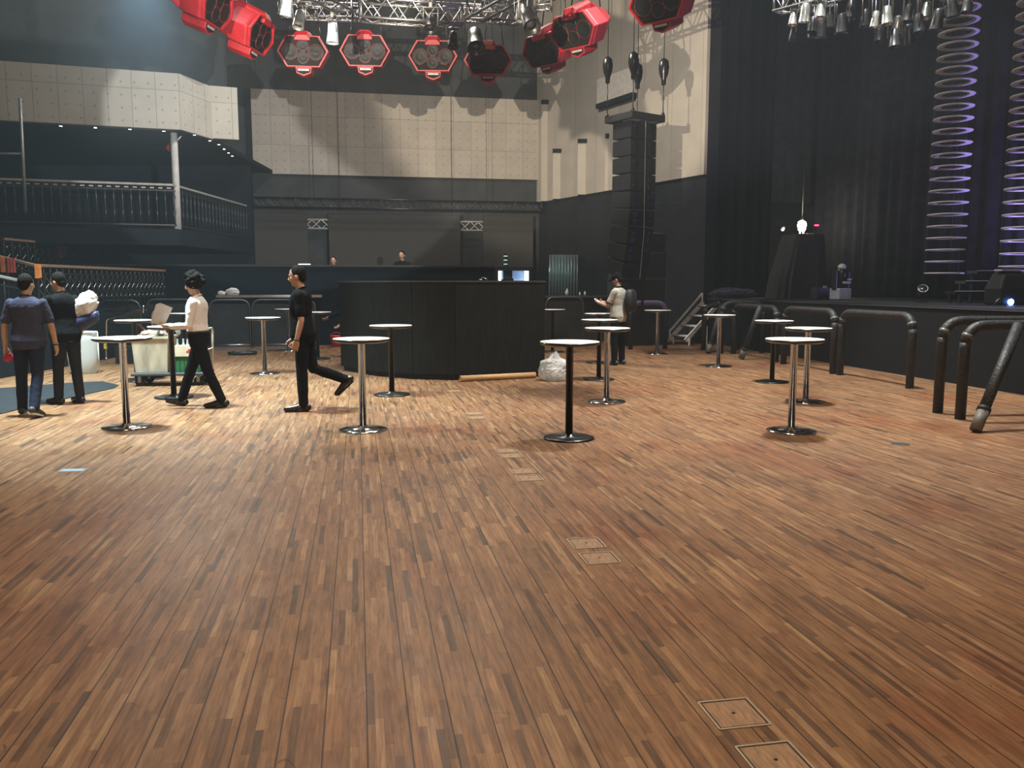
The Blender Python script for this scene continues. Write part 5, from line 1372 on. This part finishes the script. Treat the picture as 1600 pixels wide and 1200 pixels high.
        p = w + d2 * 0.028 + Wd * 0.03; dirn = (d2 * 0.65 + Wd * 0.7 + N * 0.35).normalized(); pts = [p - dirn * 0.012, p + dirn * 0.03, p + dirn * 0.03 + (dirn + d2 * 0.7).normalized() * 0.032, p + dirn * 0.03 + (dirn + d2 * 0.9 + N * 0.3).normalized() * 0.055]
        fingers.tube(pts, [0.013, 0.0105, 0.0095, 0.0075], 8); fingers.ball(pts[-1], 0.0075, 8, 6)
        J[s]['wrist'], J[s]['hdir'], J[s]['pn'], J[s]['wd'] = w, d2, N, Wd
    # head
    HM = LM @ Matrix.Translation((0, 0.022, 0.69)) @ Matrix.Rotation(head[1], 4, 'Z') @ Matrix.Rotation(-head[0], 4, 'X')
    H3 = HM.to_3x3(); hp = lambda x, y, z: HM @ Vector((x, y, z))
    body.ball(hp(0, -0.008, 0.025), (0.076, 0.094, 0.098), 20, 14, H3)
    body.ball(hp(0, 0.022, -0.045), (0.058, 0.062, 0.070), 16, 10, H3)
    body.ball(hp(0, 0.056, -0.088), (0.030, 0.026, 0.024), 12, 8, H3)
    for sx in (-1, 1):
        body.ball(hp(sx * 0.078, -0.008, -0.012), (0.010, 0.020, 0.031), 10, 8, H3)
        body.ball(hp(sx * 0.040, 0.060, -0.018), (0.024, 0.020, 0.02), 10, 8, H3)
    body.ball(hp(0, 0.085, 0.022), (0.046, 0.014, 0.012), 12, 8, H3)
    limb(body, [hp(0, 0.086, 0.012), hp(0, 0.104, -0.022), hp(0, 0.094, -0.03)], [0.010, 0.014, 0.013])
    for sx in (-1, 1): body.ball(hp(sx * 0.014, 0.092, -0.028), 0.009, 8, 6)
    bo = remeshed(body, 'body', SKIN, 0.0085, 3, root, fingers)
    for sx in (-1, 1):
        b = MB(); b.ball(hp(sx * 0.031, 0.078, 0.002), (0.013, 0.010, 0.008), 12, 8, H3); ey = b.build('eye', EYEW, bo)
        b = MB(); b.ball(hp(sx * 0.031, 0.086, 0.002), (0.006, 0.004, 0.006), 10, 6, H3); b.build('iris', EYEB, ey)
        b = MB(); b.tube([hp(sx * 0.014, 0.090, 0.020), hp(sx * 0.032, 0.089, 0.025), hp(sx * 0.048, 0.077, 0.019)], [0.003, 0.0045, 0.003], 6); b.build('eyebrow', HAIR, bo)
    b = MB(); b.tube([hp(-0.024, 0.073, -0.060), hp(-0.008, 0.083, -0.057), hp(0.008, 0.083, -0.057), hp(0.024, 0.073, -0.060)], [0.003, 0.0065, 0.0065, 0.003], 8); b.build('mouth', LIP, bo)
    # hair or cap
    if hair:
        b = MB()
        if hair == 'messy':
            b.ball(hp(0, -0.022, 0.040), (0.104, 0.112, 0.112), 20, 14, H3)
            rnd = random.Random(11)
            for k in range(70):
                th, ps_ = rnd.uniform(-0.55, 1.5), rnd.uniform(0, 2 * PI)
                d = Vector((math.cos(th) * math.cos(ps_), math.cos(th) * math.sin(ps_), math.sin(th)))
                if d.y > 0.45 and d.z < 0.35: continue
                b.ball(hp(d.x * 0.106, -0.024 + d.y * 0.114, 0.042 + d.z * 0.116), rnd.uniform(0.018, 0.034), 10, 6)
            remeshed(b, 'hair', HAIR, 0.008, 1, root, disp=0.006)
        else:
            b.ball(hp(0, -0.022, 0.036), (0.083, 0.096, 0.100), 20, 14, H3)
            b.ball(hp(0, -0.055, -0.02), (0.066, 0.055, 0.06), 14, 10, H3)
            remeshed(b, 'hair', HAIR, 0.008, 2, root, disp=0.003)
    if cap:
        b = MB(); b.ball(hp(0, -0.010, 0.055), (0.088, 0.106, 0.082), 20, 14, H3)
        b.ball(hp(0, 0.115, 0.050), (0.072, 0.075, 0.010), 16, 8, H3)
        remeshed(b, 'cap', cap, 0.008, 2, root)
    # clothes
    if trousers:
        b = MB(); torso(b, 0.010, -0.2, 0.11)
        for s in (-1, 1):
            j = J[s]; k, a = j['knee'], j['ank']
            limb(b, [j['hip'] + Vector((s * 0.004, 0, 0.02)), j['hip'].lerp(k, 0.5), k, k.lerp(a, 0.4), a + (a - k).normalized() * 0.005], [0.098, 0.086, 0.068, 0.066, 0.058])
        tr_ = remeshed(b, 'trousers', trousers, 0.010, 4, root, disp=0.004)
        b = MB()
        ringp = [up((0.160 * width + 0.018) * math.cos(2 * PI * k / 24), 0.005 + (0.125) * math.sin(2 * PI * k / 24), 0.09) for k in range(24)]
        b.tube(ringp, 0.014, 6, closed=True)
        if shirt_len == 'tucked': b.build('belt', BLACK, tr_)
    if shirt:
        b = MB(); torso(b, 0.016, -0.10 if shirt_len != 'tucked' else 0.10, 0.55, 0.014)
        for s in (-1, 1):
            sh, e, w, d1, d2 = A[s]
            if shirt_len == 'short':
                limb(b, [sh - d1 * 0.01, sh.lerp(e, 0.4), sh.lerp(e, 0.72)], [0.062, 0.061, 0.060])
            else:
                limb(b, [sh - d1 * 0.01, sh.lerp(e, 0.5), e, e.lerp(w, 0.5), e.lerp(w, 0.92)], [0.062, 0.056, 0.050, 0.045, 0.036])
        so = remeshed(b, 'shirt', shirt, 0.010, 4, root, disp=0.005)
        b = MB(); b.tube([up(0.066 * math.cos(2 * PI * k / 20), -0.004 + 0.062 * math.sin(2 * PI * k / 20), 0.545 - 0.02 * math.sin(2 * PI * k / 20)) for k in range(20)], 0.010, 6, closed=True); b.build('collar', shirt, so)
    if shoes:
        for s in (-1, 1):
            j = J[s]; F = j['fr']; b = MB()
            limb(b, [j['heel'] + F @ Vector((0, 0, 0.018)), j['ank'].lerp(j['ball'], 0.45) + F @ Vector((0, 0, 0.0)), j['ball'] + F @ Vector((0, 0, 0.016)), j['toe'] + F @ Vector((0, 0.02, 0.01))], [0.040, 0.042, 0.042, 0.030])
            limb(b, [j['heel'] + F @ Vector((0, 0, 0.02)), j['ank'] + F @ Vector((0, 0, -0.01))], [0.04, 0.042])
            sh_ = remeshed(b, 'shoe', shoes, 0.008, 2, root)
            b = MB(); pts = []
            for k in range(20):
                a = 2 * PI * k / 20; pts.append((0.045 * math.cos(a), 0.075 + 0.135 * math.sin(a)))
            M = Matrix.Translation(j['ank']) @ F.to_4x4()
            b.extrude(pts, M, -0.090, -0.070); b.build('sole', sole or RUB, sh_)
    return root, J, up, hp, A

NAVY = mat('navy_cotton', (0.045, 0.045, 0.075), 0.85, spec=0.08, bump=0.4, bscale=18)
DENIM = mat('dark_denim', (0.018, 0.022, 0.042), 0.85, spec=0.08, bump=0.3, bscale=22)
BLKC = mat('black_cotton', (0.006, 0.006, 0.007), 0.85, spec=0.08, bump=0.3, bscale=18)
BLKT = mat('black_trousers', (0.007, 0.007, 0.009), 0.8, spec=0.08, bump=0.25, bscale=18)
GRYT = mat('charcoal_trousers', (0.022, 0.022, 0.025), 0.85, spec=0.08, bump=0.25, bscale=18)
WHTS = mat('white_shirt', (0.74, 0.70, 0.71), 0.8, var=0.05, bump=0.4, bscale=16)
GRYS = mat('grey_marl_cotton', (0.42, 0.39, 0.33), 0.9, var=0.08, bump=0.35, bscale=18)
LEATH = mat('black_leather', (0.012, 0.012, 0.012), 0.25)
SNEAK = mat('dark_sneaker', (0.04, 0.04, 0.04), 0.6)
WHSOL = mat('white_sole', (0.6, 0.6, 0.57), 0.6)

# man in navy, seen from behind, walking away
p = (at_z(40, 652) + at_z(84, 648)) / 2
r_, J, up, hp, A = person('person in a navy t-shirt and dark jeans walking away, red cloth in hand', p + Vector((-0.10, 0.05, 0)), 0.12,
    legs=((0.10, 0.06, 0.10, 0.0), (-0.20, 0.22, 0.05, -0.30)), arms=((-0.06, 0.30, 0.16, -0.06, 0.5), (0.10, 0.26, 0.22, -0.02, 0.35)),
    lean=0.03, head=(0.12, -0.25), scale=0.975, shirt=NAVY, trousers=DENIM, shoes=SNEAK, sole=WHSOL, width=1.08)
w = J[1]['wrist'] ; b = MB(); b.tube([w + J[1]['wd'] * 0.03 * math.cos(a) + J[1]['pn'] * 0.03 * math.sin(a) - J[1]['hdir'] * 0.01 for a in [2 * PI * k / 14 for k in range(14)]], 0.007, 6, closed=True); b.build('wristband', BLACK, r_)
W_ = Matrix.Translation(r_.location) @ Matrix.Rotation(0.12, 4, 'Z') @ Matrix.Scale(0.975, 4)
hp_ = W_ @ (J[-1]['wrist'] + J[-1]['hdir'] * 0.115 + J[-1]['pn'] * 0.03)
b = crumpled_bag(0.055, 0.05, 0.06, 2.2, False); o = b.build('red_cloth', mat('red_cloth', (0.45, 0.03, 0.06), 0.8, var=0.3)); o.location = hp_ - Vector((0, 0, 0.075)); tag(o, 'crumpled red cloth in the left hand of the man in navy', 'cloth')

# man in black with a white sheet and a blue bag under the arm
p = at_z(116, 632)
r2, J, up, hp, A = person('person in a black t-shirt and charcoal trousers carrying a white sheet and a blue bag', p + Vector((-0.10, 0.08, 0)), 1.05,
    legs=((0.10, 0.05, 0.03, 0.0), (-0.06, 0.05, 0.03, 0.0)), arms=((0.35, 0.18, 1.2, 0.2, 0.6), (-0.25, 0.30, 0.75, 0.05, 0.6)),
    lean=0.10, head=(0.15, 0.30), scale=1.0, shirt=BLKC, trousers=GRYT, shoes=LEATH, width=1.05)
W2 = Matrix.Translation(r2.location) @ Matrix.Rotation(1.05, 4, 'Z')
sc_ = W2 @ Vector((0.27, -0.10, 1.17)) + Vector((-0.13, -0.06, 0))
sh = thing('white_sheet_roll', 'rolled white sheet tucked under the arm of the man in black at the left', 'sheet', (sc_.x, sc_.y, sc_.z), 0); sh.scale = (0.86, 0.9, 0.9)
b = MB(); b.smooth = False; rings = []
for i in range(17):
    t_ = i / 16; x = -0.14 + 0.46 * t_; ring = []
    env = (0.45 + 0.55 * min(1, t_ * 5)) * (1.0 if t_ < 0.82 else max(0.30, 1 - (t_ - 0.82) * 3.6))
    for k in range(30):
        a = 2 * PI * k / 30; q_ = Vector((math.cos(a) * 1.6, math.sin(a) * 1.6, t_ * 3.2))
        rr_ = (0.11 + 0.045 * t_) * env * (1 + 0.26 * mn.noise(q_) + 0.09 * abs(mn.noise(q_ * 2.2)))
        ring.append(Vector((x + 0.05 * mn.noise(q_ * 1.3 + Vector((9, 0, 0))), rr_ * 0.6 * math.cos(a), 0.03 + 0.20 * t_ + rr_ * math.sin(a) * 1.15)))
    rings.append(ring)
b.rings(rings); b.build('sheet', mat('white_sheet', (0.78, 0.78, 0.80), 0.8, var=0.06), sh)
b = MB(); b.box((-0.10, -0.07, 0.13), (0.10, 0.02, 0.05), Matrix.Rotation(-0.5, 3, 'Y')); b.build('red_edge', mat('red_print', (0.7, 0.05, 0.03), 0.5), sh)
bb_ = thing('blue_bag', 'dark blue soft bag hanging below the white sheet, carried by the man in black', 'bag', (sc_.x - 0.02, sc_.y - 0.02, sc_.z - 0.21), 0); bb_.scale = (0.85, 0.9, 0.9)
b = MB(); rings = []
for i in range(10):
    t_ = i / 9; x = -0.20 + 0.58 * t_; ring = []
    for k in range(16):
        a = 2 * PI * k / 16; rr_ = 0.115 * (0.35 + 0.65 * math.sin(PI * (0.1 + 0.8 * t_)) ** 0.6) * (1 + 0.15 * mn.noise(Vector((math.cos(a) * 2, math.sin(a) * 2, t_ * 5 + 3))))
        ring.append(Vector((x, rr_ * 0.6 * math.cos(a), 0.0 + 0.22 * t_ + rr_ * math.sin(a))))
    rings.append(ring)
b.smooth = True; b.rings(rings); b.build('bag_body', mat('blue_nylon', (0.025, 0.035, 0.10), 0.5, bump=0.4, bscale=12), bb_)

# man in a white shirt, striding left
pf, pb_ = at_z(292, 634), at_z(352, 637)
mid = (pf + pb_) / 2
r3, J, up, hp, A = person('person in a white long sleeved shirt and black trousers striding left', mid + Vector((-0.05, 0, 0)), PI / 2 + 0.05,
    legs=((-0.30, 0.10, 0.02, -0.06), (0.36, 0.02, 0.03, 0.20)), arms=((0.20, 0.10, 1.35, 0.15, 0.7), (0.05, 0.10, 1.45, 0.25, 0.7)),
    lean=0.03, head=(0.18, 0.0), scale=1.0, shirt=WHTS, shirt_len='tucked', trousers=BLKT, shoes=LEATH, hair='messy', width=0.95)
W3 = Matrix.Translation(r3.location) @ Matrix.Rotation(PI / 2 + 0.05, 4, 'Z')
h1 = W3 @ (J[-1]['wrist'] + J[-1]['hdir'] * 0.08)
for k, (dx, dz, lab, col) in enumerate(((0.0, 0.0, 'sheaf of grey papers held up by the man in white', (0.50, 0.47, 0.45)), )):
    b = MB()
    for q in range(5): b.box((0.006 * q, 0.004 * q, 0.14 + 0.003 * q), (0.16, 0.0016, 0.25), Matrix.Rotation(0.35 + 0.03 * q, 3, 'Y') @ Matrix.Rotation(0.5, 3, 'Z'))
    o = b.build('papers', mat('grey_paper', col, 0.7)); o.location = h1 + Vector((-0.04, 0, 0.0)); tag(o, lab, 'papers')

# man in black walking left, rear foot lifted
p = at_z(470, 642)
r4, J, up, hp, A = person('person in a black t-shirt and black trousers walking left, one foot lifted behind', p + Vector((0.05, 0.05, 0)), PI / 2 + 0.1,
    legs=((0.04, 0.06, 0.03, 0.0), (-0.22, 1.0, 0.02, -0.75)), arms=((-0.10, 0.16, 0.35, 0.05, 0.7), (0.10, 0.12, 0.28, 0.0, 0.7)),
    lean=0.05, head=(0.10, -0.05), scale=1.04, shirt=BLKC, trousers=BLKT, shoes=LEATH, width=1.06)
w = J[-1]['wrist']
b = MB(); b.tube([w + J[-1]['wd'] * 0.032 * math.cos(a) + J[-1]['pn'] * 0.032 * math.sin(a) - J[-1]['hdir'] * 0.012 for a in [2 * PI * k / 14 for k in range(14)]], 0.008, 6, closed=True); b.build('wristwatch', BLACK, r4)

# man in grey with a cap, looking at his phone
p = at_z(965, 570)
r5, J, up, hp, A = person('person in a grey ringer t-shirt and black cap standing and looking at a phone', p, 0.95,
    legs=((0.02, 0.03, 0.06, 0.0), (-0.02, 0.02, 0.06, 0.0)), arms=((0.42, 0.12, 1.40, 0.35, 0.8), (0.40, 0.12, 1.42, 0.35, 0.8)),
    lean=0.02, head=(0.45, 0.15), scale=1.035, shirt=GRYS, trousers=BLKT, shoes=SNEAK, hair='short', cap=BLKC, width=0.98)
b = MB(); b.tube([up(0.070 * math.cos(2 * PI * k / 20), -0.004 + 0.068 * math.sin(2 * PI * k / 20), 0.549 - 0.02 * math.sin(2 * PI * k / 20)) for k in range(20)], 0.013, 6, closed=True); b.build('black_neck_band', BLKC, r5)
for s in (-1, 1):
    sh_, e, w, d1, d2 = A[s]; c = sh_.lerp(e, 0.76); a1 = d1.orthogonal().normalized(); a2 = d1.cross(a1)
    b = MB(); b.tube([c + (a1 * math.cos(2 * PI * k / 16) + a2 * math.sin(2 * PI * k / 16)) * 0.060 for k in range(16)], 0.012, 6, closed=True); b.build('black_sleeve_band', BLKC, r5)
W5 = Matrix.Translation(r5.location) @ Matrix.Rotation(0.95, 4, 'Z') @ Matrix.Scale(1.035, 4)
hw_ = (J[-1]['wrist'] + J[1]['wrist']) / 2 + J[1]['hdir'] * 0.11
ph = W5 @ hw_
b = MB(); b.box((0, 0, 0), (0.075, 0.15, 0.009)); b.mi = 1; b.box((0, 0, 0.0052), (0.066, 0.13, 0.0015))
o = b.build('phone', [BLKMET, mat('phone_screen', (0.9, 0.93, 1), 0.2, emit=(0.85, 0.92, 1), estr=2.0)], bevel=0.003); o.location = ph + Vector((0, 0, 0.02)); o.rotation_euler = (0.55, 0, 0.95); tag(o, 'lit phone in the hands of the man in a cap', 'phone')
bkp = W5 @ Vector((0.05, -0.23, 1.22))
bk = thing('backpack', 'black backpack on the back of the man in a cap', 'bag', bkp, 0.95)
b = MB(); rings = []
for z, sx, sy in ((-0.22, 0.10, 0.06), (-0.2, 0.14, 0.085), (0.0, 0.15, 0.095), (0.16, 0.13, 0.08), (0.22, 0.08, 0.05)):
    rings.append([Vector((math.copysign(abs(math.cos(2 * PI * k / 20)) ** 0.6, math.cos(2 * PI * k / 20)) * sx, math.copysign(abs(math.sin(2 * PI * k / 20)) ** 0.6, math.sin(2 * PI * k / 20)) * sy, z)) for k in range(20)])
b.smooth = True; b.rings(rings); b.build('pack_body', mat('black_nylon', (0.012, 0.012, 0.013), 0.6), bk)
b = MB(); b.tube(arc_path([(0.08, 0.09, 0.18), (0.08, 0.16, 0.32), (0.08, 0.30, 0.30)], 0.05), 0.014, 6); b.build('shoulder_strap', BLKC, bk)

# two people behind the rear parapet
p = at_v(521, 415, 23.6)
zt_ = at_v(521, 403, 23.6).z
person('person in a dark jacket peering over the rear parapet, face lit', Vector((p.x, p.y, 0.75)), PI + 0.15, legs=((0, 0.0, 0.04, 0), (0, 0, 0.04, 0)), arms=((0.1, 0.15, 0.2, 0, 0.5), (0.1, 0.15, 0.2, 0, 0.5)), head=(0.0, -0.1), scale=(zt_ - 0.75) / 1.70, shirt=BLKC, shirt_len='long', trousers=BLKT, shoes=SNEAK)
p = at_v(628, 410, 23.4); zt_ = at_v(628, 394, 23.4).z
person('person in black standing behind the rear parapet above the booth, face in shade', Vector((p.x, p.y, 0.75)), PI - 0.15, legs=((0, 0.0, 0.04, 0), (0, 0, 0.04, 0)), arms=((0.35, 0.25, 0.9, 0.1, 0.5), (0.1, 0.35, 0.2, 0, 0.5)), head=(0.2, 0.0), scale=(zt_ - 0.75) / 1.70, shirt=BLKC, shirt_len='long', trousers=BLKT, shoes=SNEAK)
# someone crouching behind the booth: only the reaching hand shows
p = at_z(549, 556)
person('person bending behind the left end of the booth, one hand reaching out', Vector((p.x + 0.22, p.y, 0)), PI / 2, legs=((0.9, 1.5, 0.1, 0), (0.9, 1.5, 0.1, 0)), arms=((1.05, 0.05, 0.1, 0.0, 0.5), (0.4, 0.1, 0.5, 0.0, 0.5)), lean=0.45, head=(0.2, 0), scale=1.0, shirt=BLKC, shirt_len='long', trousers=BLKT, shoes=SNEAK)
